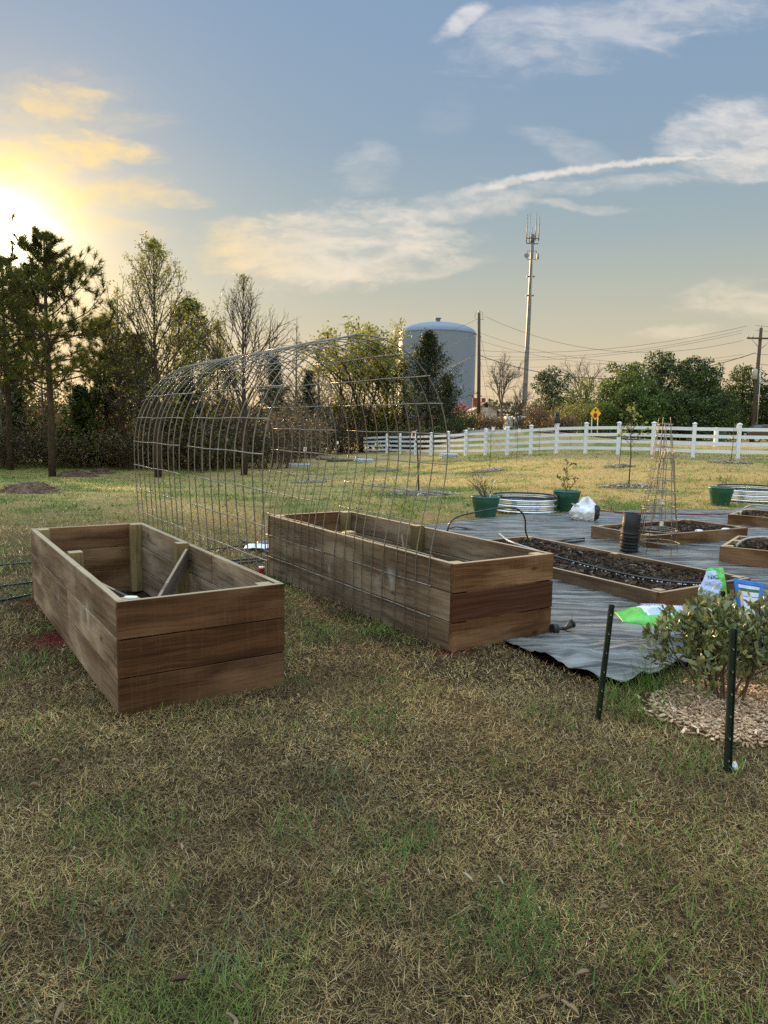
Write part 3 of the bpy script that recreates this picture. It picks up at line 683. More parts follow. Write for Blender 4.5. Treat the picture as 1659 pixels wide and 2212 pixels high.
# ------------------------------------------------------------------ trees (machinery)
def unit(v): return v/(np.linalg.norm(v)+1e-9)
class Tree:
    def __init__(s, seed): s.r = np.random.RandomState(seed); s.mb = MB(); s.tw = MB(); s.tips = []; s.twigpts = []
    def limb(s, p, d, L, r0, r1, nseg=5, wig=.12, trop=0.0, sides=6, fine=False):
        pts = [np.array(p, float)]; d = unit(np.array(d, float)); seg = L/nseg
        for i in range(nseg):
            d = unit(d+s.r.randn(3)*wig+np.array([0, 0, trop])); pts.append(pts[-1]+d*seg)
        (s.tw if fine else s.mb).tube(pts, np.linspace(r0, r1, nseg+1), sides, cap=False, tint=(.5, .5, .5))
        return pts, d
    def rec(s, p, d, L, r, lvl, maxl, nch, ang, ratio, trop=.05, wig=.12, rmin=.004, cstart=.35, twl=None):
        pts, dend = s.limb(p, d, L, r, max(rmin, r*.45), max(3, 5-lvl), wig, trop, max(3, 6-lvl), fine=(lvl >= (twl or 99)))
        if lvl >= maxl:
            s.tips.append((pts[-1], dend)); s.twigpts += [(q, dend) for q in pts[1:]]
            return
        n = nch[min(lvl, len(nch)-1)]; ph = s.r.rand()*6.28
        for i in range(n):
            t = cstart+(1-cstart)*(i+.5*s.r.rand())/n; f = t*(len(pts)-1); j = min(int(f), len(pts)-2); q = pts[j]+(pts[j+1]-pts[j])*(f-j)
            ax = unit(pts[j+1]-pts[j]); a = ang[min(lvl, len(ang)-1)]*(.75+.5*s.r.rand()); ph += 2.4+.6*s.r.randn()
            side = unit(np.cross(ax, (0.31, .12, 1) if abs(ax[2]) < .95 else (1, .2, 0))); oth = np.cross(ax, side)
            dd = unit(ax*math.cos(a)+(side*math.cos(ph)+oth*math.sin(ph))*math.sin(a))
            s.rec(q, dd, L*ratio*(.7+.6*s.r.rand())*(1.15-.45*t), max(rmin, r*(.62-.2*t)), lvl+1, maxl, nch, ang, ratio, trop, wig, rmin, .3, twl)
        s.tips.append((pts[-1], dend))
def leaf_quads(P, size, rnd, tints, flat=.0, aspect=.6, N=None):
    """folded leaf quads at points P"""
    n = len(P); P = np.asarray(P); sz = size*(.6+.8*rnd.rand(n))
    d = rnd.randn(n, 3); d[:, 2] *= (1-flat); d /= np.linalg.norm(d, axis=1)[:, None]; e = rnd.randn(n, 3); e -= d*(e*d).sum(1)[:, None]; e /= np.linalg.norm(e, axis=1)[:, None]
    a = d*sz[:, None]; b = e*(sz*aspect)[:, None]*.5; nn = np.cross(d, e)*(sz*.12)[:, None]
    V = np.stack([P, P+a*.45+b+nn, P+a, P+a*.45-b+nn], 1).reshape(-1, 3); q = (np.arange(n)*4)[:, None]
    F = q+np.array([[0, 1, 2, 3]])
    tints = np.array(tints); t = tints[rnd.randint(len(tints), size=n)]*(.65+.7*rnd.rand(n, 1))
    return V, [F], np.repeat(t, 4, 0)
def crown_obj(parts, parent, mat='leaf', name='crown'):
    V, F, T = merge(parts); return link_obj(name, np_mesh(name, V, F, mat, False, T), parent)
def ptz(px, py, y):
    """foot of a tree seen at this column, at this distance"""
    p = PT(px, py, y); return np.array([p[0], p[1], TZ(p[0], p[1])])
def height_for(px, ytop, y): return PT(px, ytop, y)[2]-TZ(*PT(px, ytop, y)[:2])

LG_YEL = [(.27, .27, .05), (.34, .30, .07), (.19, .21, .045)]
LG_MID = [(.068, .110, .022), (.105, .148, .030), (.046, .076, .017)]
LG_DRK = [(.028, .042, .016), (.04, .056, .02), (.02, .03, .012)]
LG_BRN = [(.15, .10, .065), (.11, .07, .048), (.19, .135, .075), (.12, .105, .045)]

def pine(px, ytop, y, label, seed, crown_r=3.4, lowest=.40):
    H = height_for(px, ytop, y); root = thing('pine_tree', label, 'tree', ptz(px, 1000, y), 0, 'trees on the left'); t = Tree(seed); r = t.r
    t.mb.tube([(0, 0, -.2), (.04, 0, H*.3), (-.05, .03, H*.6), (0, 0, H)], [.16, .135, .09, .025], 9, tint=(.5,)*3)
    tufts = []
    z = H*lowest
    while z < H*.985:
        f = (z-H*lowest)/(H*(1-lowest)); n = r.randint(2, 5); ph = r.rand()*6.28
        ext = crown_r*(1.0-f**1.6)*(.55+.6*r.rand())+.35
        if f < .12: ext *= .75
        for i in range(n):
            a = ph+i*6.283/n+.5*r.randn(); up = min(.55, .12+.42*f+.13*r.randn())
            d = np.array([math.cos(a), math.sin(a), up]); e = ext*(.6+.6*r.rand())
            pts, dd = t.limb((0, 0, z), d, e, .045*(1-.6*f), .012, 5, .10, .06, 5)
            tufts.append((pts[-1], dd))
            for j in range(2, 6):
                for sg in range(r.randint(1, 4)):
                    q = pts[j-1]+(pts[j]-pts[j-1])*r.rand(); dd2 = unit(dd+r.randn(3)*.75+np.array([0, 0, .25])); L2 = e*.30*(.5+r.rand())
                    p2, d3 = t.limb(q, dd2, L2, .014, .006, 3, .12, .12, 3)
                    tufts.append((p2[-1], d3)); 
                    if r.rand() < .5: tufts.append((p2[2], d3))
                    if L2 > .5 and r.rand() < .8:
                        p3, d4 = t.limb(p2[1], unit(d3+r.randn(3)*.8), L2*.6, .008, .005, 2, .1, .1, 3); tufts.append((p3[-1], d4))
        z += H*(1-lowest)*.052*(.7+.6*r.rand())
    tufts.append((np.array([0, 0, H]), np.array([0, 0, 1.])))
    # dead lower stubs
    for _ in range(10):
        a = r.rand()*6.28; t.limb((0, 0, H*(.12+.3*r.rand())), (math.cos(a), math.sin(a), -.1+.3*r.rand()), .5+1.2*r.rand(), .02, .006, 4, .15, 0, 4)
    t.mb.build('trunk', 'bark', root)
    C = np.array([q for q, _ in tufts]); D = np.array([d for _, d in tufts]); n = len(C); K = 46
    dd = np.repeat(D, K, 0)*.9+r.randn(n*K, 3)*.62; dd /= np.linalg.norm(dd, axis=1)[:, None]; L = .30*(.6+.7*r.rand(n*K)); P = np.repeat(C, K, 0)-np.repeat(D, K, 0)*(.22*r.rand(n*K))[:, None]
    e = np.cross(dd, r.randn(n*K, 3)); e /= np.linalg.norm(e, axis=1)[:, None]
    V = np.stack([P-e*.012, P+e*.012, P+dd*L[:, None]], 1).reshape(-1, 3); F = (np.arange(n*K)*3)[:, None]+np.array([[0, 1, 2]])
    tt = np.array(LG_MID)[r.randint(3, size=n*K)]*np.repeat(.6+.7*r.rand(n), K)[:, None]*np.array([1.35, .95, .8])  # brown shift: warm sun flare painted into the needles
    crown_obj([(V, [F], np.repeat(tt, 3, 0))], root, 'needle')
    return root

def tulip(px, ytop, y, label, seed, width=.22, leaf=1.0, low=.22, name='budding_tree', bark='bark', density=1.0, cols=LG_YEL, leafsize=.10):
    """straight stem, steep limbs, an egg-shaped airy crown with small new leaves"""
    H = height_for(px, ytop, y); root = thing(name, label, 'tree', ptz(px, 1000, y), 0, 'trees on the left'); t = Tree(seed); r = t.r
    t.mb.tube([(0, 0, -.2), (.06, .02, H*.25), (-.03, 0, H*.55), (.02, 0, H)], [.014*H+.04, .011*H+.03, .0065*H, .008], 8, tint=(.5,)*3)
    nl = int(46*density)
    for i in range(nl):
        f = (i+.5*r.rand())/nl; z = H*(low+(.98-low)*f**1.2); a = i*2.4+.4*r.randn()
        prof = (1-f)**.72*(.42+.58*S(f*4))
        L = min(H*width*1.30*max(.05, prof)*(.75+.4*r.rand()), (H*1.0-z)*.8)
        el = R(38+24*f+8*r.randn())
        t.rec((0, 0, z), (math.cos(a)*math.cos(el), math.sin(a)*math.cos(el), math.sin(el)), L, .0045*H*(1-.72*f), 1, 3, [0, 5, 4], [0, R(36), R(40)], .46, .10, .08, .0045, twl=99)
    t.mb.build('trunk', bark, root)
    if leaf > 0:
        P = [q for q, _ in t.twigpts]; P = np.array(P); keep = r.rand(len(P)) < min(1, .42*leaf); P = P[keep]
        P = np.repeat(P, max(1, int(round(leaf))), 0)+r.randn(len(P)*max(1, int(round(leaf))), 3)*.06
        crown_obj([leaf_quads(P, leafsize, r, cols)], root)
    return root

def bare(px, ytop, y, label, seed, spread=1.0, leaf=0.0, name='bare_tree', cols=LG_YEL, bark='bark_pale', fork=.3, lsize=.1, group='bare trees beyond the fence', lv=4, nch=(5, 4, 4, 3), lean=(0, 0)):
    """short stem that forks into ascending limbs"""
    H = height_for(px, ytop, y); root = thing(name, label, 'tree', ptz(px, 930, y), 0, group); t = Tree(seed); r = t.r
    h0 = H*fork; t.mb.tube([(0, 0, -.2), (.02*H*lean[0], 0, h0*.6), (.05*H*lean[0], 0, h0)], [.022*H, .018*H, .016*H], 8, tint=(.5,)*3)
    nl = 5
    for i in range(nl):
        a = i*6.283/nl+.4*r.randn(); el = R(48+22*r.rand()) if i else R(84); L = (H-h0)*.66*(.8+.35*r.rand())
        sp = spread*(1 if i else .3)
        t.rec((.05*H*lean[0], 0, h0*(.85+.15*r.rand())), (math.cos(a)*math.cos(el)*sp, math.sin(a)*math.cos(el)*sp, math.sin(el)), L, .0105*H, 1, lv, [0]+list(nch), [0, R(34), R(36), R(40)], .56, .045, .11, .006)
    t.mb.build('trunk', bark, root)
    if leaf > 0:
        P = np.array([q for q, _ in t.twigpts]); n = int(len(P)*leaf); P = P[r.randint(len(P), size=n)]+r.randn(n, 3)*.12*H/8
        crown_obj([leaf_quads(P, lsize, r, cols)], root)
    return root

def clump_points(r, blobs, n, shell=.55):
    """points in and near the surface of several overlapping ellipsoids (cx,cy,cz,rx,ry,rz)"""
    B = np.array(blobs, float); w = (B[:, 3]*B[:, 4]*B[:, 5])**.67; w /= w.sum(); i = r.choice(len(B), n, p=w)
    d = r.randn(n, 3); d /= np.linalg.norm(d, axis=1)[:, None]; q = (shell+(1-shell)*r.rand(n))[:, None]**.6*(1+.10*r.randn(n, 1))
    return B[i, :3]+d*q*B[i, 3:]
def dense(px, ytop, y, w, label, seed, cols=LG_MID, name='leafy_tree', n=9000, ls=.22, base=.05, group='leafy trees beyond the fence', dep=None, lumps=22, trunk=True, round_=.5):
    """a crown of many leaf clumps on a forked stem"""
    H = height_for(px, ytop, y); root = thing(name, label, 'tree', ptz(px, 930, y), 0, group); t = Tree(seed); r = t.r; dep = dep or w
    nb = lumps; blobs = []
    for i in range(nb):
        f = (i+.5)/nb; z = H*(base+(1-base)*f*.93); rad = (w/2)*math.sqrt(max(.06, 1-abs((f-.42)/.62)**(2/round_*.55)))
        a = r.rand()*6.283; q = rad*.72*math.sqrt(r.rand()); s = (.17+.15*r.rand())*w*(.75 if f > .75 else 1)
        blobs.append((q*math.cos(a), q*math.sin(a)*dep/w, z, s, s*dep/w, s*.72))
    for i in range(int(nb*1.3)):
        f = r.rand()**.8; z = H*(base+(1-base)*f*.96); rad = (w/2)*math.sqrt(max(.05, 1-abs((f-.42)/.62)**(2/round_*.55))); a = r.rand()*6.283; s = (.06+.07*r.rand())*w
        blobs.append((rad*.95*math.cos(a), rad*.95*math.sin(a)*dep/w, z, s, s, s*.8))
    # small sprays standing off the outline
    if trunk:
        t.mb.tube([(0, 0, -.2), (.05, 0, H*.2), (-.05, .05, H*.5), (0, 0, H*.85)], [.02*H+.04, .016*H+.03, .011*H, .004*H], 8, tint=(.5,)*3)
        for bl in blobs[:nb]:
            c = np.array(bl[:3]); z0 = max(H*.1, c[2]*.45); p0 = np.array([0, 0, z0]); mid = (p0+c)/2+np.array([0, 0, .05*H])*r.rand()
            t.mb.tube([p0, mid, c], [.006*H, .004*H, .002*H], 4, cap=False)
        t.mb.build('trunk', 'bark', root)
    P = clump_points(r, blobs, n); P = P[P[:, 2] > .02*H]
    V, F, T = leaf_quads(P, ls, r, cols, aspect=.7)
    # light and dark clumps are the plants' own: new growth is paler
    big = .80+.5*(fbm(P[:, 0]*.9/(w/6)+seed, P[:, 2]*.9/(w/6)+P[:, 1]*.4, 2))
    T = T*np.repeat(big, 4)[:, None]
    crown_obj([(V, F, T)], root)
    return root

def cedar(px, ytop, y, w, label, seed, cols=LG_DRK, n=70, name='cedar_tree', group='trees on the left', ls=.16, low=.06):
    H = height_for(px, ytop, y); root = thing(name, label, 'tree', ptz(px, 930, y), 0, group); t = Tree(seed); r = t.r; P = []
    t.mb.tube([(0, 0, -.2), (0, 0, H*.5), (0, 0, H)], [.02*H, .012*H, .006], 7, tint=(.5,)*3)
    for i in range(n):
        f = (i+r.rand())/n; z = H*(low+(1-low)*f); a = i*2.4+r.randn()*.3; L = (w/2)*(1-f)**.9*(.5+.7*r.rand())+.15
        pts, dd = t.limb((0, 0, z), (math.cos(a), math.sin(a), .25+.5*f), L, .018*(1-f)+.008, .006, 5, .09, .05, 4)
        for k in range(1, 6):
            m = 26; q = pts[k]+r.randn(m, 3)*np.array([.17, .17, .13])*(.5+.7*(1-f))*w/4; P.append(q)
        P.append(pts[-1]+dd*np.abs(r.randn(16, 1))*.25+r.randn(16, 3)*.07)
    t.mb.build('trunk', 'bark', root)
    P = np.concatenate(P); crown_obj([leaf_quads(P, ls, r, cols, aspect=.45)], root, 'needle'); return root

def shrub_mesh(label, seed, h, w, cols, nst=16, nleaf=3200, ls=.10, name='shrub', group=None, loc=(0, 0, 0), bark='twig', lv=3, lean=.45):
    root = thing(name, label, 'shrub', loc, 0, group); t = Tree(seed); r = t.r
    for i in range(nst):
        a = i*2.4; q = w*.18*math.sqrt(r.rand()); d = (math.cos(a)*lean*(.4+r.rand()), math.sin(a)*lean*(.4+r.rand()), 1)
        t.rec((q*math.cos(a), q*math.sin(a), -.05), d, h*.55*(.7+.5*r.rand()), .012*h**.6+.004, 1, lv, [0, 4, 4], [0, R(34), R(42)], .6, .03, .12, .005)
    t.mb.build('stems', bark, root)
    if nleaf:
        P = np.array([q for q, _ in t.twigpts]); n = nleaf; P = P[r.randint(len(P), size=n)]+r.randn(n, 3)*.09*w
        P = P[P[:, 2] > .02]
        crown_obj([leaf_quads(P, ls, r, cols)], root, name='foliage')
    return root

# ------------------------------------------------------------------ water tank, mast, house and the rest beyond the fence
def water_tank():
    y = 185.; c = PT(941, 900, y); rad = (PT(1023.5, 800, y)[0]-PT(858.5, 800, y)[0])/2; zb = TZ(c[0], y)-.5
    zs = PT(941, 722, y)[2]; zt = PT(941, 697, y)[2]
    root = thing('water_tank', 'huge pale blue grey cylindrical water tank with shallow domed roof', 'water tank', (c[0], y, zb))
    b = MB(); b.lathe([(rad, 0), (rad, zs-zb)], 96); b.build('shell', 'tank_paint', root)
    h = zt-zs; b = MB(); b.lathe([(rad+.12, zs-zb-.12), (rad+.12, zs-zb)]+[(rad*math.cos(a)+.02, zs-zb+h*math.sin(a)) for a in np.linspace(.08, 1.55, 14)]+[(.02, zt-zb)], 96); b.build('domed_roof', 'tank_paint', root)
    b = MB(); b.lathe([(.55, zt-zb-.1), (.55, zt-zb+.9), (.8, zt-zb+.9), (.8, zt-zb+1.15), (.01, zt-zb+1.2)], 20); b.build('vent', 'tank_paint', root)
    # faint ladder up the shell on the near left side
    b = MB(); a = R(-118); p = np.array([math.cos(a), math.sin(a)])*(rad+.12)
    for dx in (-.22, .22): b.tube([(p[0]+dx, p[1], .5), (p[0]+dx, p[1], zs-zb)], .03, 5)
    for i in range(45): b.tube([(p[0]-.22, p[1], .6+i*.32), (p[0]+.22, p[1], .6+i*.32)], .018, 4)
    b.build('ladder', 'tank_paint', root)
water_tank()

def mast():
    y = 140.; pb = PT(1131, 905, y); pt = PT(1151, 508, y); zb = TZ(pb[0], y)
    root = thing('cell_tower', 'tall slim grey steel monopole mast with whip antennas on top', 'tower', (pb[0], y, zb)); H = pt[2]-zb; lean = (pt[0]-pb[0])/H
    X = lambda z: lean*z
    b = MB(); zz = np.linspace(-.5, H, 9); b.tube([(X(z), 0, z) for z in zz], np.interp(zz, [0, H], [.50, .27]), 12); b.build('pole', 'tower_steel', root)
    for z in (H*.70, H*.795):
        b = MB(); b.tube([(X(z)-.72, 0, z), (X(z)+.72, 0, z)], .14, 6); b.build('step_ring', 'tower_dark', root)
    # conduit running up the right side, in a paler steel
    b = MB(); b.tube([(X(z)+np.interp(z, [0, H], [.50, .27])*.55, -np.interp(z, [0, H], [.50, .27])*.95, z) for z in np.linspace(H*.66, H*.88, 6)], .09, 6); b.build('conduit', 'post_steel', root)
    b = MB(); b.tube([(X(H), 0, H-1.3), (X(H), 0, H+.12)], .36, 10); b.build('head', 'tower_dark', root)
    for z, w in ((H-.5, 1.2), (H-1.4, 1.1)):
        b = MB(); b.tube([(X(z)-w, .2, z), (X(z)+w, -.1, z-.12)], .09, 6); b.tube([(X(z)-w*.5, -.8, z), (X(z)+w*.5, .8, z)], .07, 6); b.build('crossarm', 'tower_dark', root)
    s = (PT(1160, 600, y)[0]-PT(1140, 600, y)[0])/20
    for dx, z0, z1, rr in ((-1.15, -1.4, 3.7, .075), (-.62, -1.4, 4.1, .055), (-.2, 0, 1.5, .07), (.5, -.9, 3.85, .08), (1.1, -1.0, 3.5, .08)):
        b = MB(); b.tube([(X(H)+dx, .1*dx, H+z0), (X(H)+dx+lean*(z1-z0), .1*dx, H+z1)], [rr*1.2, rr*.8], 6); b.build('whip_antenna', 'tower_steel', root)
    for dx, rr, yo, nm in ((-1.0, .42, -.3, 'dish'), (.95, .58, 0, 'dish')):
        z = H-3.6; b = MB()
        b.tube([(X(z), 0, z+.8), (X(z)+dx*.85, 0, z+.8), (X(z)+dx*.85, 0, z-.7), (X(z), 0, z-.7)], .07, 5)
        br = b.build('bracket', 'tower_dark', root)
        b = MB(); ax = np.array([-.5, -.85, 0]) if dx < 0 else np.array([1., -.12, 0])
        c = np.array([X(z)+dx*(1.0 if dx < 0 else .95), yo, z-.1]); b.tube([c, c+unit(ax)*(.22 if dx < 0 else .38)], [rr, rr*.94], 18); b.build(nm, 'tank_paint', root)
mast()

def utility_pole(px, ytop, y, label, dx_lean=0.0, arm=False):
    p = PT(px, 900, y); zb = TZ(p[0], y); zt = PT(px, ytop, y)[2]; H = zt-zb
    root = thing('utility_pole', label, 'utility pole', (p[0], y, zb), 0, 'utility poles'); b = MB()
    b.tube([(-dx_lean*H, 0, -.3), (-dx_lean*H*.5, 0, H*.5), (0, 0, H)], [.19, .165, .13], 12); b.build('pole', 'pole_wood', root)
    if arm:
        b = MB(); z = H-.95; b.board((-1.2, -.2, z), (1, 0, 0), (0, 1, 0), (0, 0, 1), 2.4, .11, .13); b.build('crossarm', 'pole_wood', root)
        b = MB()
        for sg in (-1, 1): b.tube([(sg*.85, -.21, z), (sg*.1, -.17, z-.75)], .03, 4)
        b.build('brace', 'steel_rod', root)
        for x in (-1.1, -.72, .72, 1.1):
            b = MB(); b.lathe([(.02, 0), (.05, .02), (.06, .1), (.04, .16), (.06, .2), (.01, .28)], 8, c=(x, -.145, z+.13)); b.build('insulator', 'ceramic', root)
        b = MB(); b.lathe([(.03, 0), (.06, .1), (.01, .34)], 8, c=(0, 0, H)); b.build('insulator', 'ceramic', root)
        b = MB(); b.lathe([(.01, 0), (.22, .02), (.22, .78), (.2, .85), (.01, .87)], 16, c=(-.32, -.12, H-4.3)); b.build('transformer', 'ceramic', root)
        b = MB(); b.tube([(.1, -.1, H-4.6), (.9, -.1, H-4.6)], .04, 5); b.board((.5, -.2, H-4.75), (1, 0, 0), (0, 1, 0), (0, 0, 1), .35, .2, .2); b.build('bracket', 'steel_rod', root)
        b = MB(); b.tube([(.22, -.05, 0), (.20, -.05, H*.68)], .045, 6); b.build('conduit', 'steel_rod', root)
    else:
        for z, w in ((H-.55, .42), (H-2.1, .3)):
            b = MB(); b.tube([(-w, -.05, z-.06), (-.05, 0, z), (w, .05, z-.06)], .035, 5); b.build('insulator_arm', 'steel_rod', root)
        b = MB(); b.lathe([(.05, 0), (.09, .06), (.09, .18), (.03, .3)], 8, c=(0, 0, H)); b.build('insulator', 'ceramic', root)
        b = MB(); b.tube([(-.42, 0, H-.6), (-.3, 0, H+.05), (0, 0, H+.22), (.3, 0, H+.05), (.42, 0, H-.6)], .015, 4); b.build('jumper_wire', 'cable', root)
    return root
Y1, Y2 = 72., 64.
utility_pole(1028, 676, Y1, 'dark bare wooden pole beside the water tank without a crossarm', -.028)
utility_pole(1630, 708, Y2, 'brown wooden pole with crossarm and transformer by the right hedge', .012, True)

def wire(a, b, sag, label, r=.013, group='overhead wires'):
    a, b = np.array(a), np.array(b); t = np.linspace(0, 1, 26)[:, None]; P = a+(b-a)*t; P[:, 2] -= 4*sag*(t*(1-t))[:, 0]
    m = MB(); m.tube(P, r, 4); o = m.build('power_line', 'cable'); tag(o, label, 'power line', group)
W_ = 'thin overhead wire strung between the two wooden utility poles'
for (x0, y0, x1, y1, sg, rr) in ((1049, 684, 1606, 735, 2.0, .013), (1034, 718, 1606, 765, 1.6, .011), (1034, 735, 1606, 772, 1.4, .011), (1034, 757, 1614, 704, .9, .013), (1034, 768, 1604, 713, .9, .011), (1034, 776, 1603, 719, .8, .011)):
    wire(PT(x0, y0, Y1), PT(x1, y1, Y2), sg, W_, rr)
wire(PT(1031, 766, Y1), PT(1632, 762, Y2), 2.2, 'thicker sagging cable strung lowest between the two utility poles', .030)
for (y0, y1, rr) in ((703, 700, .013), (713, 712, .012), (764, 760, .016), (785, 792, .018)): wire(PT(1632, y0, Y2), PT(1900, y1, 60), .3, 'overhead wire running right from the pole with the crossarm', rr)
for (y0, x1, y1, sg, rr) in ((692, 700, 742, 1.6, .013), (720, 780, 778, 1.3, .011), (766, 840, 812, 1.0, .018)): wire(PT(1026, y0, Y1), PT(x1, y1, 105), sg, 'overhead wire running left from the dark pole past the tank', rr)
for (x1, y1) in ((1060, 795), (1042, 880)): wire(PT(1031, 695 if y1 < 800 else 745, Y1), np.append(PT(x1+24, 928, 70)[:2], TZ(*PT(x1+24, 928, 70)[:2])), 0, 'slanting guy wire holding the dark pole beside the tank', .012)
for i in range(5): wire(PT(1030, 790+i*22, 150), PT(1330, 782+i*20, 150), .6, 'far faint wire crossing the sky behind the grey mast', .020, 'far wires')

def house():
    y = 110.; a = PT(1024, 905, y); b_ = PT(1073, 905, y); z0 = TZ(a[0], y); w = b_[0]-a[0]; ze = PT(1030, 884, y)[2]-z0; zr = PT(1049, 869, y)[2]-z0
    root = thing('house', 'small grey gabled house with rusty red roof beside the mast', 'house', (a[0], y, z0), 0); D = 9
    b = MB(); b.prism([(0, -.5), (w, -.5), (w, ze), (w/2, zr), (0, ze)], 0, D); b.build('wall', 'house_wall', root)
    b = MB(); o = .35
    for sg in (0, 1):
        p0 = np.array([-o if not sg else w+o, -.5, ze-.25]); p1 = np.array([w/2, -.5, zr+.06]); d = p1-p0; L = np.linalg.norm(d); b.board(p0, d/L, (0, 1, 0), unit(np.cross(d/L, (0, 1, 0)))*(-1 if not sg else 1)*(1), L, D+1, .14)
    rf = b.build('roof', 'roof_red', root)
    for x in (.2, 1.5): b = MB(); b.box(w/2-1.7+x, 3.5, zr-.6, w/2-1.1+x, 4.1, zr+.75); b.build('chimney', 'brick_red', rf)
    b = MB(); b.box(w/2-.45, -.07, ze+.15, w/2+.45, -.003, ze+1.0); wn = b.build('window', 'vinyl_white', root)
    b = MB(); b.box(w/2-.35, -.09, ze+.25, w/2+.35, -.072, ze+.9); b.build('pane', 'glass_dark', wn)
    b = MB(); b.box(w, .5, ze-.5, w+2.8, 5, ze-.3)
    for x in (w+.1, w+2.6): b.box(x, .6, -.5, x+.15, .75, ze-.5)
    b.build('porch', 'bark', root)
house()
def van(px, pxr, ytop, ybot, y, label, name='parked_van'):
    a = PT(px, ybot, y); L = PT(pxr, ybot, y)[0]-a[0]; z0 = TZ(a[0]+L/2, y); h = PT(px, ytop, y)[2]-z0; h = max(1.5, h)
    root = thing(name, label, 'van', (a[0], y, z0)); b = MB()
    b.prism([(0, .3), (L, .3), (L, h*.55), (L*.93, h*.60), (L*.84, h*.93), (L*.80, h), (L*.03, h), (0, h*.95)], 0, 1.9); b.build('body', 'car_white', root, .06)
    b = MB(); b.prism([(L*.80, h*.62), (L*.9, h*.62), (L*.83, h*.92), (L*.80, h*.92)], -.02, 1.92); b.prism([(L*.55, h*.62), (L*.75, h*.62), (L*.75, h*.9), (L*.55, h*.9)], -.02, 1.92); b.build('window', 'glass_dark', root)
    for x in (L*.17, L*.83):
        for yy in (.0, 1.72): b = MB(); b.tube([(x, yy-.02, .34), (x, yy+.2, .34)], .34, 14); b.build('wheel', 'rubber', root)
van(1093, 1150, 899, 926, 88., 'white van parked behind the bare tree near the mast')
van(966, 1003, 895, 915, 90., 'white van parked under the pink flowering tree')
def right_car():
    p = PT(1672, 950, 58.); z = TZ(p[0], 58.); root = thing('parked_car', 'dark car half out of view behind the right end of the fence', 'car', (p[0], 58., z)); b = MB()
    b.prism([(-2.1, .35), (2.1, .35), (2.15, .8), (1.4, .95), (.8, 1.42), (-.9, 1.45), (-1.5, .98), (-2.12, .86)], 0, 1.75); b.build('body', 'car_black', root, .05)
    b = MB(); b.prism([(-1.3, 1.0), (1.2, 1.0), (.75, 1.36), (-.85, 1.39)], -.015, 1.765); b.build('window', 'glass_dark', root)
    for x in (-1.35, 1.35):
        b = MB(); b.tube([(x, -.03, .33), (x, .2, .33)], .33, 16); w_ = b.build('wheel', 'rubber', root); b = MB(); b.tube([(x, -.04, .33), (x, 0, .33)], .2, 12); b.build('rim', 'steel_rod', w_)
    b = MB(); b.box(-2.14, .1, .6, -2.08, .5, .74); b.build('headlight', 'ceramic', root)
right_car()
def roadside():
    p = PT(1556, 955, 52.); z = TZ(p[0], 52.); root = thing('rubbish_bin', 'dark green wheeled bin beyond the fence under the right trees', 'bin', (p[0], 52., z)); b = MB()
    b.lathe([(.26, .05), (.36, 1.0), (.37, 1.02)], 4, smooth=False, sx=1.2, sy=1.2); b.disc(.26, .05, 4, sx=1.2, sy=1.2, flip=True); b.build('body', 'bin_green', root)
    b = MB(); b.board((-.42, -.42, 1.02), (1, 0, 0), (0, 1, 0), (0, 0, 1), .84, .84, .1); b.build('lid', 'bin_green', root, .03)
    for x in (-.3, .3): b = MB(); b.tube([(x-.03, .33, .13), (x+.03, .33, .13)], .13, 12); b.build('wheel', 'rubber', root)
    p = PT(1546, 955, 47.); z = TZ(p[0], 47.); root = thing('marker_post', 'short white square post in the grass beside the dark bin', 'post', (p[0], 47., z)); b = MB(); b.box(-.11, -.11, -.1, .11, .11, 1.08); b.build('post', 'vinyl_white', root, .015); b = MB(); b.prism([(-.14, 1.08), (.14, 1.08), (0, 1.2)], -.14, .14); b.build('cap', 'vinyl_white', root)
    # mailbox by the bare tree
    p = PT(1108, 930, 62.); z = TZ(p[0], 62.); root = thing('mailbox', 'dark mailbox on a post below the bare tree by the road', 'mailbox', (p[0], 62., z)); b = MB()
    b.box(-.05, -.05, -.1, .05, .05, 1.0); b.build('post', 'bark', root); b = MB(); b.prism([(-.16, 1.0), (.16, 1.0), (.16, 1.18), (.1, 1.3), (-.1, 1.3), (-.16, 1.18)], -.32, .28); b.build('box', 'car_black', root); b = MB(); b.prism([(-.1, 1.03), (.1, 1.03), (.1, 1.2), (-.1, 1.2)], -.335, -.322); b.build('door', 'vinyl_white', root)
roadside()
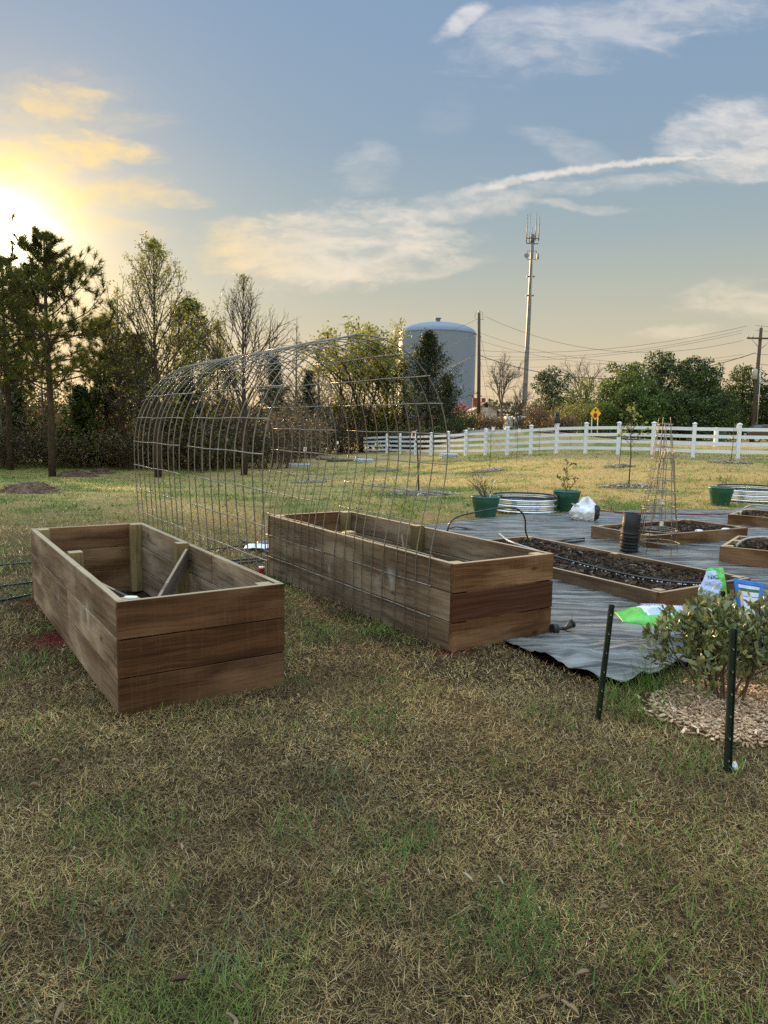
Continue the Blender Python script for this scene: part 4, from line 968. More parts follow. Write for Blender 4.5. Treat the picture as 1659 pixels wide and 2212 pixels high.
def sign():
    y = 58.; p = PT(1284, 940, y); z0 = TZ(p[0], y)-.1; c = PT(1284, 893, y); s = (PT(1296.5, 893, y)[0]-PT(1271, 893, y)[0])/2; cz = c[2]-z0; v = s*1.22
    root = thing('road_sign', 'yellow diamond sign with black arrow over red octagon beside the road', 'road sign', (p[0], y, z0))
    for dx in (-.235, .235): b = MB(); b.box(dx*s/.46-.035, .03, 0, dx*s/.46+.035, .09, cz+.1); b.build('post', 'post_steel', root)
    def dia(a, y0, y1, mat, nm, par): b = MB(); b.prism([(-s*a, cz), (0, cz-v*a), (s*a, cz), (0, cz+v*a)], y0, y1); return b.build(nm, mat, par)
    f = dia(1.0, 0, .025, 'ink_black', 'border', root); f = dia(.95, -.004, 0, 'sign_yellow', 'face', root)
    k_ = s
    b = MB(); zc = cz+v*.40; b.prism([(-.09*k_, zc-.22*k_), (.09*k_, zc-.22*k_), (.09*k_, zc+.02*k_), (.30*k_, zc+.02*k_), (0, zc+.36*k_), (-.30*k_, zc+.02*k_), (-.09*k_, zc+.02*k_)], -.009, -.005); b.build('arrow', 'ink_black', f)
    b = MB(); zc = cz-v*.27; b.prism([(.36*k_*math.cos(R(22.5+45*i)), zc+.43*k_*math.sin(R(22.5+45*i))) for i in range(8)], -.009, -.005); b.build('octagon', 'ink_red', f)
sign()

def fence():
    pts = [(836, 60), (865, 57), (898, 53.8), (932, 50.8), (969, 48), (1007, 45.4), (1050, 43), (1097, 41), (1148, 39.6), (1204, 38.4), (1267, 37.2), (1338, 36), (1413, 34.8), (1501, 33.4), (1598, 33), (1698, 32.8), (1800, 32.6)]
    W = [PT(px, 920, y)[:2] for px, y in pts]
    root = thing('white_fence', 'long white four rail vinyl fence across the far lawn', 'fence', (W[9][0], W[9][1], TZ(*W[9])))
    o0 = np.array([W[9][0], W[9][1], TZ(*W[9])]); Hh = 1.50; n = len(W); left = np.array([PT(786, 920, 63)[0], 63.0])
    cap = None
    foot = [np.array([w[0], w[1], TZ(*w)])-o0 for w in W]
    for i, f in enumerate(foot):
        b = MB(); d = unit(np.array([*(foot[min(i+1, n-1)]-foot[max(i-1, 0)])[:2], 0])); e = np.array([-d[1], d[0], 0]); s = .076
        b.board(f-d*s-e*s-np.array([0, 0, .3]), d, e, (0, 0, 1), 2*s, 2*s, Hh+.3)
        po = b.build('post', 'vinyl_white', root, .012)
        b = MB(); t = f+np.array([0, 0, Hh]); q = s+.02
        vs = [t-d*q-e*q, t+d*q-e*q, t+d*q+e*q, t-d*q+e*q]; vs = vs+[v+np.array([0, 0, .03]) for v in vs]+[t+np.array([0, 0, .09])]
        b.add(vs, [(3, 2, 1, 0), (0, 1, 5, 4), (1, 2, 6, 5), (2, 3, 7, 6), (3, 0, 4, 7), (4, 5, 8), (5, 6, 8), (6, 7, 8), (7, 4, 8)]); b.build('post_cap', 'vinyl_white', po)
    segs = [(np.array([*left, TZ(*left)])-o0, foot[0])]+list(zip(foot[:-1], foot[1:]))
    for a, c in segs:
        d = c-a; L = np.linalg.norm(d); d = d/L; e = unit(np.cross((0, 0, 1), d)); up = np.cross(d, e)
        for zc in (.30, .63, .96, 1.29):
            b = MB(); b.board(a+np.array([0, 0, zc-.075])-e*.025, d, e, up, L, .05, .15); b.build('rail', 'vinyl_white', root)
    # dark decoy bird sitting on one post
    w = W[9]; z = TZ(*w)+Hh+.09; rt = thing('bird_decoy', 'dark grey owl shaped figure perched on a white fence post', 'figure', (w[0]-.02, w[1], z-.045)); b = MB()
    b.lathe([(.01, 0), (.10, .01), (.135, .10), (.14, .2), (.125, .30), (.10, .36), (.085, .40), (.06, .42)], 14, sy=.85); b.build('body', 'owl_dark', rt)
    b = MB(); b.lathe([(.05, .39), (.10, .42), (.115, .48), (.10, .54), (.05, .575), (.005, .58)], 14); hd = b.build('head', 'owl_dark', rt)
    b = MB()
    for sg in (-1, 1): b.tube([(sg*.06, 0, .54), (sg*.085, 0, .60)], [.03, .006], 6)
    b.build('ear_tuft', 'owl_dark', hd)
fence()

# ------------------------------------------------------------------ trees as the photograph shows them
pine(112, 506, 32., 'tall dark pine with the sun behind its top, nearest of the left woods', 15, 3.7, .36)
pine(22, 560, 37., 'dark pine with a broad crown right below the sun', 23, 3.6, .40)
pine(-75, 520, 34., 'dark pine at the left edge of the photo', 29, 3.6, .38)
pine(232, 690, 42., 'smaller pine between the tall pine and the first budding tree', 31, 2.2, .35)
pine(300, 730, 46., 'slender pine hidden behind the first budding tree', 37, 2.0, .40)
tulip(340, 510, 33., 'tall egg shaped tree in small new leaf, taller of the two budding trees', 41, .33, 1.6, density=1.3)
tulip(527, 590, 36., 'egg shaped budding tree with almost bare twigs above the wire arches', 43, .35, .45, density=1.2)
tulip(412, 645, 40., 'rounded budding tree right of the tallest one, thick with young leaves', 47, .36, 3.0, .15, cols=LG_YEL+LG_MID, leafsize=.14)
tulip(262, 610, 40., 'thin leaning budding tree left of the tallest one', 53, .18, .5)
tulip(472, 690, 44., 'low budding tree between the two egg shaped ones', 59, .28, 1.5, .15)
tulip(640, 682, 66., 'faint bare tree far behind the arches', 61, .16, .0, .1, 'bare_tree', 'bark_pale', 1.0)
tulip(688, 720, 64., 'faint small bare tree beside the leafing oak', 63, .2, .0, .1, 'bare_tree', 'bark_pale', .8)
bare(782, 684, 66., 'spreading tree in yellow green new leaf behind the near arch', 67, .80, 5.0, 'leafing_tree', LG_YEL, 'bark', .16, .26, 'trees on the left')
bare(838, 705, 68., 'thin leafing tree leaning over the left side of the tank', 71, .85, 3.5, 'leafing_tree', LG_YEL, 'bark', .2, .24, 'trees on the left')
dense(735, 772, 68., 6.4, 'yellow green rounded tree left of the leafing one', 73, LG_YEL+LG_MID, 'leafy_tree', 3600, .16, .1, 'trees on the left')
dense(872, 800, 68., 5.4, 'olive green bushy tree right below the thin leafing tree', 79, LG_YEL+LG_MID+LG_MID, 'leafy_tree', 4200, .15, .02, 'trees on the left')
dense(800, 836, 67., 6.6, 'low yellowish bushy tree behind the fence end', 83, LG_YEL+LG_MID, 'leafy_tree', 3600, .15, .02, 'trees on the left')
cedar(922, 725, 66., 9.4, 'dark pointed cedar in front of the water tank', 89, LG_DRK, 135)
cedar(962, 815, 68., 5.0, 'low dark cedar beside the pointed one, near the pink tree', 97, LG_DRK, 60, low=.0)
cedar(592, 776, 52., 4.0, 'dark dense cedar behind the far arch', 101, LG_DRK, 70)
cedar(405, 812, 42., 3.0, 'dark cedar at the foot of the budding trees', 103, LG_DRK+LG_MID, 60)
cedar(665, 806, 62., 3.6, 'dark cedar in the middle of the left woods', 107, LG_DRK, 60)
cedar(175, 840, 40., 3.4, 'dark cedar behind the trunk of the tall pine', 109, LG_DRK+LG_MID, 60)
cedar(30, 800, 42., 4.4, 'dark cedar at the far left edge below the sun', 113, LG_DRK+LG_MID, 60)
dense(250, 840, 42., 5.0, 'dull olive bushy tree in the shade left of the arches', 119, LG_BRN+LG_MID, 'leafy_tree', 3200, .17, .05, 'trees on the left')
dense(95, 815, 42., 5.0, 'dull brown green bushy tree under the tall pine', 121, LG_BRN+LG_MID, 'leafy_tree', 3200, .17, .05, 'trees on the left')
dense(520, 868, 46., 4.2, 'dull olive bushy tree behind the bare twigged tree', 123, LG_BRN+LG_MID, 'leafy_tree', 2800, .16, .05, 'trees on the left')
# undergrowth of the wood edge: one shrub of each build, copied
UG = 'brown twiggy undergrowth shrub in the shaded wood edge'
u1 = shrub_mesh(UG, 131, 3.2, 3.4, LG_BRN, 18, 1500, .13, 'woodland_shrub', 'woodland undergrowth', (-3, 40, 0))
u2 = shrub_mesh('olive brown undergrowth shrub in the shaded wood edge', 137, 2.6, 3.0, LG_BRN+LG_MID, 16, 2200, .12, 'woodland_shrub', 'woodland undergrowth', (-5, 41, 0))
u3 = shrub_mesh('dark bushy undergrowth shrub in the shaded wood edge', 139, 3.6, 3.2, LG_DRK+LG_BRN, 18, 2800, .14, 'woodland_shrub', 'woodland undergrowth', (-5, 41, 0))
rr_ = np.random.RandomState(5); us = [u1, u2, u3]; cnt = 0
for row, (y0, dens_, pxe) in enumerate(((39.5, 2.2, 520), (43, 2.3, 590), (48, 2.4, 660), (54, 2.6, 735), (63, 2.8, 772), (69, 3.0, 930))):
    x0, x1 = PT(-160, 950, y0)[0], PT(pxe, 950, y0)[0]; x = x0
    while x < x1:
        yy = y0+rr_.randn()*.7+ 0; u = us[rr_.randint(3)]; s = (.75+.5*rr_.rand())*(1+.09*row); loc = (x, yy, TZ(x, yy)-.1); sc = (s*1.1, s*1.1, s)
        if cnt < 3 and us[cnt] is not None: us[cnt].location = loc; us[cnt].scale = sc
        else: copy_tree(u, loc, rr_.rand()*6.28, sc)
        cnt += 1; x += dens_*(.6+.6*rr_.rand())
tr_n = 0
def bare_trunks():
    """thin bare stems standing in the wood edge"""
    root0 = None
    for i in range(26):
        px = -40+rr_.rand()*800; y = 37+rr_.rand()*8+max(0, px-450)*.075; p = PT(px, 1000, y); z = TZ(p[0], y)
        if root0 is None:
            root0 = thing('young_tree', 'thin bare grey stemmed young tree in the wood edge', 'tree', (p[0], y, z), 0, 'young trees in the wood edge'); t = Tree(211); r = t.r
            t.mb.tube([(0, 0, -.2), (.1, 0, 2), (-.05, .05, 4), (.1, 0, 6.2)], [.075, .06, .04, .01], 6, tint=(.5,)*3)
            for k in range(14):
                z_ = 1.6+4*k/14; a = k*2.4; t.rec((0, 0, z_), (math.cos(a), math.sin(a), .9), 1.3*(1-.4*k/14), .018, 1, 3, [0, 3, 3], [0, R(40), R(40)], .55, .08, .14, .006)
            t.mb.build('trunk', 'bark_pale', root0)
        else: copy_tree(root0, (p[0], y, z), rr_.rand()*6.28, (1, 1, .7+.5*rr_.rand()))
bare_trunks()

# right of the tank
bare(1082, 752, 84., 'tall bare tree between the dark pole and the grey mast', 151, .70, .25, 'bare_tree', LG_BRN, 'bark_pale', .3, .14)
bare(1122, 812, 64., 'small bare tree at the foot of the grey mast', 157, .95, .0, 'bare_tree', LG_BRN, 'bark', .12)
bare(1262, 762, 98., 'pale bare tree rising behind the white blossoming pear', 163, .85, .0, 'bare_tree', LG_BRN, 'bark_pale', .35)
dense(1190, 796, 82., 4.9, 'round pear tree flecked with white blossom', 167, LG_DRK+LG_MID+[(.30, .31, .27)], 'pear_tree', 11000, .20, .05, round_=.42)
def pink():
    root = bare(995, 862, 88., 'small tree covered in pink blossom below the tank', 173, 1.1, 5.0, 'redbud_tree', [(.36, .10, .20), (.45, .17, .28), (.28, .08, .15)], 'bark', .15, .13, 'flowering trees', 3)
pink()
shr = [(1172, 850, 74., 3.6, 3.4, LG_BRN+[(.13, .07, .05)], 'reddish brown leafless bush right of the mast'), (1245, 868, 66., 3.3, 5.2, [(.15, .165, .03), (.10, .13, .025), (.19, .19, .045)], 'bright yellow green bush left of the yellow sign'), (1215, 893, 62., 1.6, 2.6, LG_BRN, 'low brown bush at the left foot of the bright bush')]
for px, yt, y, h, w, c, lb in shr:
    p = ptz(px, 930, y); shrub_mesh(lb, px, height_for(px, yt, y)*1.02, w, c, 26, 4200 if 'bright' in lb else 2600, .15, 'bush', None, p, lean=.55)
dense(1262, 815, 74., 4.0, 'yellow green leafy tree above the bright bush', 179, LG_YEL+LG_MID, 'leafy_tree', 3600, .17, .05)
dense(1335, 783, 70., 6.2, 'broad green tree forming the left end of the dark hedgerow', 181, LG_MID+LG_YEL[2:], 'leafy_tree', 17000, .20, .0)
dense(1420, 764, 72., 6.4, 'tallest broad dark green tree in the hedgerow', 191, LG_MID+LG_DRK, 'leafy_tree', 18000, .20, .0)
dense(1508, 770, 72., 5.8, 'dark green tree in the hedgerow left of the right pole', 193, LG_MID+LG_DRK, 'leafy_tree', 17000, .20, .0)
dense(1600, 786, 74., 5.0, 'dark tree with sky gaps behind the right pole', 197, LG_MID+LG_DRK, 'leafy_tree', 11000, .18, .05)
dense(1690, 800, 72., 5.6, 'dark green tree cut by the right edge of the photo', 199, LG_MID+LG_DRK, 'leafy_tree', 12000, .19, .0)
dense(1380, 830, 66., 4.8, 'low dark green bushy tree right behind the yellow sign', 223, LG_MID, 'leafy_tree', 9000, .19, .0)
dense(1465, 845, 66., 4.6, 'low dark green bushy tree in front of the hedgerow', 227, LG_MID+LG_DRK, 'leafy_tree', 9000, .19, .0)
dense(1548, 850, 66., 4.2, 'low dark green bushy tree between sign and right pole', 229, LG_MID+LG_DRK, 'leafy_tree', 5500, .18, .0)
dense(1300, 868, 66., 3.6, 'low dark green bush right of the bright bush', 233, LG_MID, 'leafy_tree', 4500, .17, .0)
b1 = shrub_mesh('brown tangled bush on the bank behind the fence', 239, 2.0, 3.0, LG_BRN, 18, 1700, .12, 'bush', 'bushes on the bank behind the fence', (*PT(950, 930, 66)[:2], TZ(*PT(950, 930, 66)[:2])))
b2 = shrub_mesh('dark green tangled bush on the bank behind the fence', 241, 2.0, 3.0, LG_MID+LG_DRK, 16, 2200, .12, 'bush', 'bushes on the bank behind the fence', (*PT(975, 930, 64)[:2], TZ(*PT(975, 930, 64)[:2])))
for i, (px, y, s, w_) in enumerate(((1000, 68, 1.1, 1), (1045, 70, 1.0, 0), (1070, 72, .9, 0), (925, 62, 1.1, 1), (895, 62, 1.2, 0), (1015, 78, 1.4, 0), (1135, 80, 1.2, 1), (870, 64, 1.3, 1), (1160, 78, 1.1, 0), (850, 66, 1.4, 0))):
    p = PT(px, 930, y); copy_tree((b1, b2)[w_], (p[0], y, TZ(p[0], y)-.1), i*1.3, s)
def far_wood():
    """the far-off wood that closes the horizon"""
    r = np.random.RandomState(3); n = 26000; a = (r.rand(n)-.5)*2.4; d = 205+25*r.rand(n); x = d*np.sin(a); y = d*np.cos(a)
    top = 4+5*fbm(a*16, a*3+4, 4); z = terrain(x, y)+top*r.rand(n)**.7
    V, F, T = leaf_quads(np.c_[x, y, z], 1.1, r, [(.075, .085, .04), (.10, .09, .06), (.055, .07, .03)], aspect=.8)
    o = link_obj('far_wood', np_mesh('far_wood', V, F, 'leaf', False, T)); tag(o, 'far-off wood closing the horizon', 'wood', None, 'stuff')
far_wood()

# ------------------------------------------------------------------ lawn: mounds, saplings, planters
def mound(px, py, rx, ry, h, label, mat='dirt', name='soil_mound', seed=1):
    c = GT(px, py); n = 48; m = 16; V = []; r = np.random.RandomState(seed)
    for i in range(m):
        q = i/(m-1)
        for j in range(n):
            a = 6.2832*j/n; x = rx*q*math.cos(a)*(1+.22*(fbm(math.cos(a)*1.5+seed*3, math.sin(a)*1.5+9)-.5)); y = ry*q*math.sin(a)
            z = h*(1-q*q)**1.2*(.65+.7*float(fbm(x*2.4/rx+seed, y*2.4/ry+3, 3)))+.05*(float(fbm(x*7, y*7+seed, 3))-.5)*(1-q) - .04*(q > .97)
            V.append((c[0]+x, c[1]+y, TZ(c[0]+x, c[1]+y)+z))
    V = np.array(V); F = np.array([(i*n+j, i*n+(j+1) % n, (i+1)*n+(j+1) % n, (i+1)*n+j) for i in range(m-1) for j in range(n)])
    o = link_obj(name, np_mesh(name, V-np.array(c), [F], mat, True)); o.location = c; tag(o, label, 'mound')
    k = 260; a = r.rand(k)*6.28; q = r.rand(k)**.6; P = np.c_[rx*q*np.cos(a), ry*q*np.sin(a), h*(1-q*q)**1.2*.95+.02]
    L = .12+.25*r.rand(k); d = r.randn(k, 3)*np.array([1, 1, .25]); d /= np.linalg.norm(d, axis=1)[:, None]; e = np.cross(d, r.randn(k, 3)); e /= np.linalg.norm(e, axis=1)[:, None]
    V2 = np.stack([P-d*L[:, None]/2-e*.008, P-d*L[:, None]/2+e*.008, P+d*L[:, None]/2+e*.008, P+d*L[:, None]/2-e*.008], 1).reshape(-1, 3)
    s = link_obj('debris', np_mesh('debris', V2, [(np.arange(k)*4)[:, None]+np.array([[0, 1, 2, 3]])], 'litter', False, np.repeat(np.array([(.18, .12, .085), (.26, .19, .14), (.10, .06, .045)])[r.randint(3, size=k)], 4, 0)), o); s['kind'] = 'stuff'
mound(66, 1064, .74, .6, .22, 'brown mound of soil and straw on the left lawn', seed=2)
mound(165, 1030, 1.0, .6, .28, 'dark reddish soil mound against the foot of the tall pine', seed=5)
mound(222, 1022, .6, .4, .2, 'small dark soil mound right of the tall pine', seed=8)
def log(px, py, L, r, rz, label):
    c = GT(px, py); b = MB(); d = np.array([math.cos(rz), math.sin(rz), 0]); rr = np.random.RandomState(int(px)); pts = [c+d*L*(t-.5)+np.array([0, 0, r*.8+.06*rr.randn()*.3]) for t in np.linspace(0, 1, 7)]
    b.tube(pts, np.linspace(r, r*.6, 7), 8); o = b.build('fallen_branch', 'bark_pale'); tag(o, label, 'branch')
log(188, 1024, 2.4, .05, .1, 'pale fallen branch beside the pine mounds'); log(752, 997, 2.8, .11, .25, 'fallen grey log at the wood edge behind the far planters'); log(715, 994, 2.2, .08, -.3, 'smaller fallen log at the wood edge')
log(405, 1016, 1.8, .04, .3, 'thin fallen branch below the budding tree'); log(985, 1146, 1.1, .016, .12, 'thin dark stick lying on the lawn behind the long box')

def sapling(px, py, H, label, seed, leaf=0, tagc=None, tagz=.6, lean=0.0, r0=.014, nb=9, L=.5, tagdx=.05, mulch=None):
    c = GT(px, py); root = thing('sapling', label, 'sapling', c, 0, 'young fruit trees on the lawn'); t = Tree(seed); r = t.r
    t.mb.tube([(0, 0, -.05), (lean*H*.5+.01, 0, H*.4), (lean*H*.8-.02, .01, H*.75), (lean*H, 0, H)], [r0, r0*.85, r0*.6, r0*.25], 6, tint=(.5,)*3)
    for i in range(nb):
        f = .45+.5*(i+r.rand())/nb; a = i*2.4+r.rand(); t.rec((lean*H*f, 0, H*f), (math.cos(a)*.75, math.sin(a)*.75, .9), L*(1.2-f*.6), r0*.4, 2, 3, [0, 0, 3], [0, 0, R(38)], .55, .06, .12, .003)
    t.mb.build('trunk', 'bark', root)
    if leaf:
        P = np.array([q for q, _ in t.twigpts]); P = P[r.randint(len(P), size=leaf)]+r.randn(leaf, 3)*.05; crown_obj([leaf_quads(P, .10, r, [(.14, .18, .05), (.20, .22, .08), (.10, .13, .04)])], root)
    if tagc:
        b = MB(); z = H*tagz; x = lean*z+tagdx; b.board((x-.055, -.03, z-.16), (1, 0, 0), (0, 1, 0), (.08, 0, 1), .11, .006, .15); tg = b.build('plant_tag', 'tag_white', root)
        b = MB(); b.tube([(lean*z, 0, z+.02), (x, -.03, z-.01)], .004, 4); b.build('tag_string', 'tag_white', tg)
        if tagc == 'red': b = MB(); b.board((x-.028, -.034, z-.125), (1, 0, 0), (0, 1, 0), (.08, 0, 1), .06, .003, .075); b.build('picture', 'ink_red', tg)
    if mulch: chips('mulch_ring', c, mulch, mulch*.8, 420, .07, [(.26, .22, .19), (.19, .16, .135), (.33, .29, .25)], 'grey mulch ring round '+label.replace('young tree', 'the young tree'), .06)
sapling(905, 1068, 2.3, 'young tree with forked twigs and a red tag, inside the near arch', 301, 0, 'red', .66, -.05, .022, 9, .6, -.09, .80)
sapling(668, 1043, 2.2, 'young tree with a red and white tag behind the far arch', 303, 12, 'red', .62, -.10, .014, 6, .4, -.03, .70)
sapling(728, 1012, 1.6, 'thin young tree with a white tag above the middle planter', 305, 0, 'white', .95, .0, .011, 3, .3, .02)
sapling(492, 1020, 1.9, 'young tree with a red tag behind the wires of the near arch', 307, 0, 'red', .93, -.02, .012, 4, .4, .0)
sapling(440, 1012, 1.7, 'thin young tree with a white tag left of the red tagged one', 309, 0, 'white', .90, -.05, .011, 3, .3, .0)
sapling(840, 1017, 1.8, 'thin young tree with a dangling white tag in front of the fence end', 311, 4, 'white', .75, .0, .012, 5, .35, -.06, .6)
sapling(1057, 1018, 2.0, 'bare young tree behind the left green pot', 313, 0, 'white', .9, .02, .012, 6, .4, .05, .65)
sapling(1116, 998, 1.7, 'bare young tree in front of the fence with a pale flag', 315, 3, 'white', .92, .0, .011, 3, .3, .05)
sapling(1164, 985, 1.8, 'very thin bare young tree at the middle of the fence', 317, 0, None, .9, .0, .009, 2, .3)
sapling(1337, 1008, 2.0, 'thin bare young tree left of the leafy one', 319, 2, None, .9, .03, .012, 4, .4, 0, .5)
sapling(1358, 1052, 2.1, 'tall young tree with fresh green leaves by the wire cages', 321, 110, None, .6, -.0, .018, 10, .45, 0, .75)
sapling(1578, 1000, 1.7, 'short bare young tree with a white heart shaped tag by the right fence', 323, 0, 'white', .86, .04, .014, 5, .35, .1, .8)
sapling(1232, 962, 1.2, 'tiny bare young tree close to the fence left of the sign', 325, 0, None, .9, .0, .009, 2, .25)

def stadium_planter(px, py, wpx, rz, H, label, mat, nrib=4, asp=.42, name='metal_planter', y=None, soil=True, group='corrugated metal planters'):
    c = GT(px, py) if y is None else ptz(px, py, y); k_ = c[1]/FPX; W = wpx*k_; r = W*asp/2; st = W/2-r; c = c+np.array([0, r, 0]); c[2] = TZ(c[0], c[1])
    root = thing(name, label, 'planter', c, rz, group); prof = [(r, -.03)]; N = nrib*8
    for i in range(N+1): z = H*i/N; prof.append((r+(.026 if soil else .05)*math.cos(2*math.pi*(i/8.)+math.pi), z))
    b = MB(); b.lathe(prof, 56, straight=st); b.lathe([(q-.004, z) for q, z in prof][::-1], 56, straight=st); b.build('corrugated_wall', mat, root)
    b = MB(); ring = []
    for j in range(57):
        a = 2*math.pi*j/56; ca, sa = math.cos(a), math.sin(a); ring.append((r*ca+(st if ca > 1e-6 else -st if ca < -1e-6 else 0), r*sa, H+.004))
    b.tube(ring, .016, 6, cap=False); b.build('rim', 'rubber' if soil else mat, root)
    b = MB(); b.disc(r-.03, H*.62, 56, straight=st); so = b.build('soil', 'soil', root)
    return root
stadium_planter(1145, 1113, 144, R(-3), .30, 'shiny galvanised oval planter between the two green pots', 'galv_sheet', 3, .96)
stadium_planter(1655, 1089, 146, R(3), .30, 'shiny galvanised oval planter cut by the right edge', 'galv_sheet', 3, .96)
stadium_planter(643, 1011, 51, R(1), .24, 'pale bluish planter behind the far arch, leftmost on the lawn', 'white_sheet', 3, .45, soil=False)
stadium_planter(785, 1000, 41, R(-8), .24, 'pale bluish planter in front of the fallen logs', 'white_sheet', 3, .45, soil=False)
stadium_planter(971, 989, 37, R(2), .24, 'pale bluish planter in front of the white fence', 'white_sheet', 3, .45, soil=False)

def green_pot(px, py, wpx, label, seed, kind):
    c = G(px, py); k_ = c[1]/FPX; rt = wpx*k_/2; c = c+np.array([0, rt*.7, 0]); c[2] = TZ(c[0], c[1]); H = rt*1.52; rb = rt*.70
    root = thing('plant_pot', label, 'plant pot', c, 0, 'green plastic pots'); b = MB()
    b.lathe([(rb*.97, 0), (rb, .01), (rt*.89, H*.66), (rt*.93, H*.68), (rt*.97, H*.93)], 40); b.disc(rb*.97, 0, 40, flip=True); b.build('pot_wall', 'green_plastic', root)
    b = MB(); b.lathe([(rt*.95, H*.93), (rt*1.02, H*.935), (rt*1.03, H*.97), (rt*1.0, H), (rt*.92, H*.995), (rt*.90, H*.75), (rt*.86, H*.7)], 40); b.build('rim', 'green_plastic', root)
    b = MB(); b.disc(rt*.89, H*.80, 40); b.build('soil', 'soil', root)
    pl = thing('potted_plant', {'cane': 'bare cane shrub with a white tag in the left green pot', 'leaf': 'little branching plant with brownish leaves in the middle green pot', 'thin': 'wispy bare twigs in the right green pot'}[kind], 'plant', c+np.array([0, 0, H*.8])); t = Tree(seed); r = t.r
    if kind == 'cane':
        for i in range(11): a = 2.2+i*.30+.3*r.randn(); t.rec((.03*r.randn(), .03*r.randn(), -.02), (math.cos(a)*.75-.15, math.sin(a)*.5, 1), .62*(.6+.5*r.rand()), .006, 2, 3, [0, 0, 4], [0, 0, R(30)], .45, .01, .08, .0028)
    elif kind == 'leaf':
        for i in range(3): a = i*2.1; t.rec((0, 0, -.02), (math.cos(a)*.35, .1, 1), .34, .006, 2, 3, [0, 0, 4], [0, 0, R(40)], .5, .02, .08, .003)
        t.rec((0, 0, 0), (.1, 0, 1), .62, .007, 2, 3, [0, 0, 5], [0, 0, R(40)], .3, .02, .08, .003)
    else:
        for i in range(7): a = i*.9; t.rec((.05*r.randn(), 0, -.02), (math.cos(a)*.4+.1, math.sin(a)*.4, 1), .34*(.5+.6*r.rand()), .004, 2, 3, [0, 0, 3], [0, 0, R(30)], .5, .02, .1, .0025)
    t.mb.build('stems', 'twig', pl)
    if kind == 'leaf': P = np.array([q for q, _ in t.twigpts]); P = P[r.randint(len(P), size=80)]; crown_obj([leaf_quads(P, .05, r, [(.13, .11, .04), (.19, .13, .06), (.10, .12, .03)])], pl, name='leaves')
    if kind == 'cane': b = MB(); b.tube([(.06, -.05, .12), (.08, -.06, .26), (.14, -.06, .34), (.16, -.06, .30)], .008, 5); b.tube([(.06, -.05, .12), (.05, -.05, .02)], .012, 5); b.build('plant_tag', 'tag_white', pl)
green_pot(1051, 1119, 63, 'green plastic pot holding bare canes, left of the oval planter', 401, 'cane')
green_pot(1228, 1104, 60, 'green plastic pot between the oval planter and the white bag', 403, 'leaf')
green_pot(1564, 1092, 53, 'green plastic pot beside the oval planter at the right edge', 405, 'thin')

# ------------------------------------------------------------------ black ground cloth
def cloth():
    ns, nt = 420, 150; s = np.linspace(0, 1, ns)
    def along(P, w):
        P = np.array(P); d = np.r_[0, np.cumsum(np.linalg.norm(np.diff(P, axis=0), axis=1))]; d /= d[-1]; return np.c_[np.interp(w, d, P[:, 0]), np.interp(w, d, P[:, 1])]
    A = along(FRONT, s); B = along(BACK, s); t = np.linspace(0, 1, nt)[None, :, None]
    wob = .018*(fbm(s*60, s*7, 3)-.5)[:, None]; A = A+wob*np.array([[0, 1]])*1.5
    P = A[:, None, :]*(1-t)+B[:, None, :]*t; X, Y = P[..., 0], P[..., 1]; tt = t[..., 0]
    # wrinkles run across the view, bigger near the loose front corner
    c0, s0 = math.cos(R(-12)), math.sin(R(-12)); U = X*c0-Y*s0; V = X*s0+Y*c0
    wr = (fbm(U*1.3+4, V*5.0+2.2*fbm(U*1.1, V*1.1), 4)-.5)*(.35+1.3*fbm(U*.7+31, V*.7+3, 2))
    wr2 = (fbm(U*2.6+14, V*13+2*fbm(U*2, V*2), 3)-.5)*(.3+1.4*fbm(U*1.1+3, V*1.1+13, 2))
    loose = np.exp(-(((X-1.55)/.7)**2+((Y-4.55)/.55)**2))
    z = .024+.055*wr+.020*wr2+.05*loose*np.abs(fbm(U*3+2, V*3+7, 3)-.45)*2
    c1, s1 = math.cos(R(38)), math.sin(R(38)); q = (X-1.45)*c1+(Y-4.35)*s1
    z += .045*loose*np.maximum(0, np.sin(q*17+2.5*fbm(X*2, Y*2)))**1.5*.6
    z += .05*np.exp(-(((X-2.0)/.35)**2+((Y-4.9)/.10)**2))*(.5+fbm(X*5, Y*5))
    z += .04*np.exp(-(((X-3.9)/.5)**2+((Y-8.6)/.35)**2))*(.4+1.2*fbm(X*4, Y*4))
    z = np.maximum(z, .004)+.02*loose
    for a_ in (A2,):       # pinned flat under the box
        fp = footprint(a_, BW, BL, .03); z = np.where(inpoly(X, Y, fp), .001, z)
    edge = np.minimum(tt, 1-tt)*0+tt
    z = z+.030*np.exp(-edge/.006)*(fbm(s*90, s*3, 2)[:, None])*(A[:, None, 0] > 1.0)
    z = terrain(X, Y)+z
    Vv = np.stack([X, Y, z], -1).reshape(-1, 3); ii = np.arange(ns*nt).reshape(ns, nt); F = np.stack([ii[:-1, :-1], ii[1:, :-1], ii[1:, 1:], ii[:-1, 1:]], -1).reshape(-1, 4)
    me = np_mesh('ground_cloth', Vv, [F], 'fabric_black', True); o = link_obj('ground_cloth', me); tag(o, 'wrinkled black weed cloth spread under the low beds', 'ground cloth')
    m = o.modifiers.new('thick', 'SOLIDIFY'); m.thickness = .003; m.offset = -1
cloth()

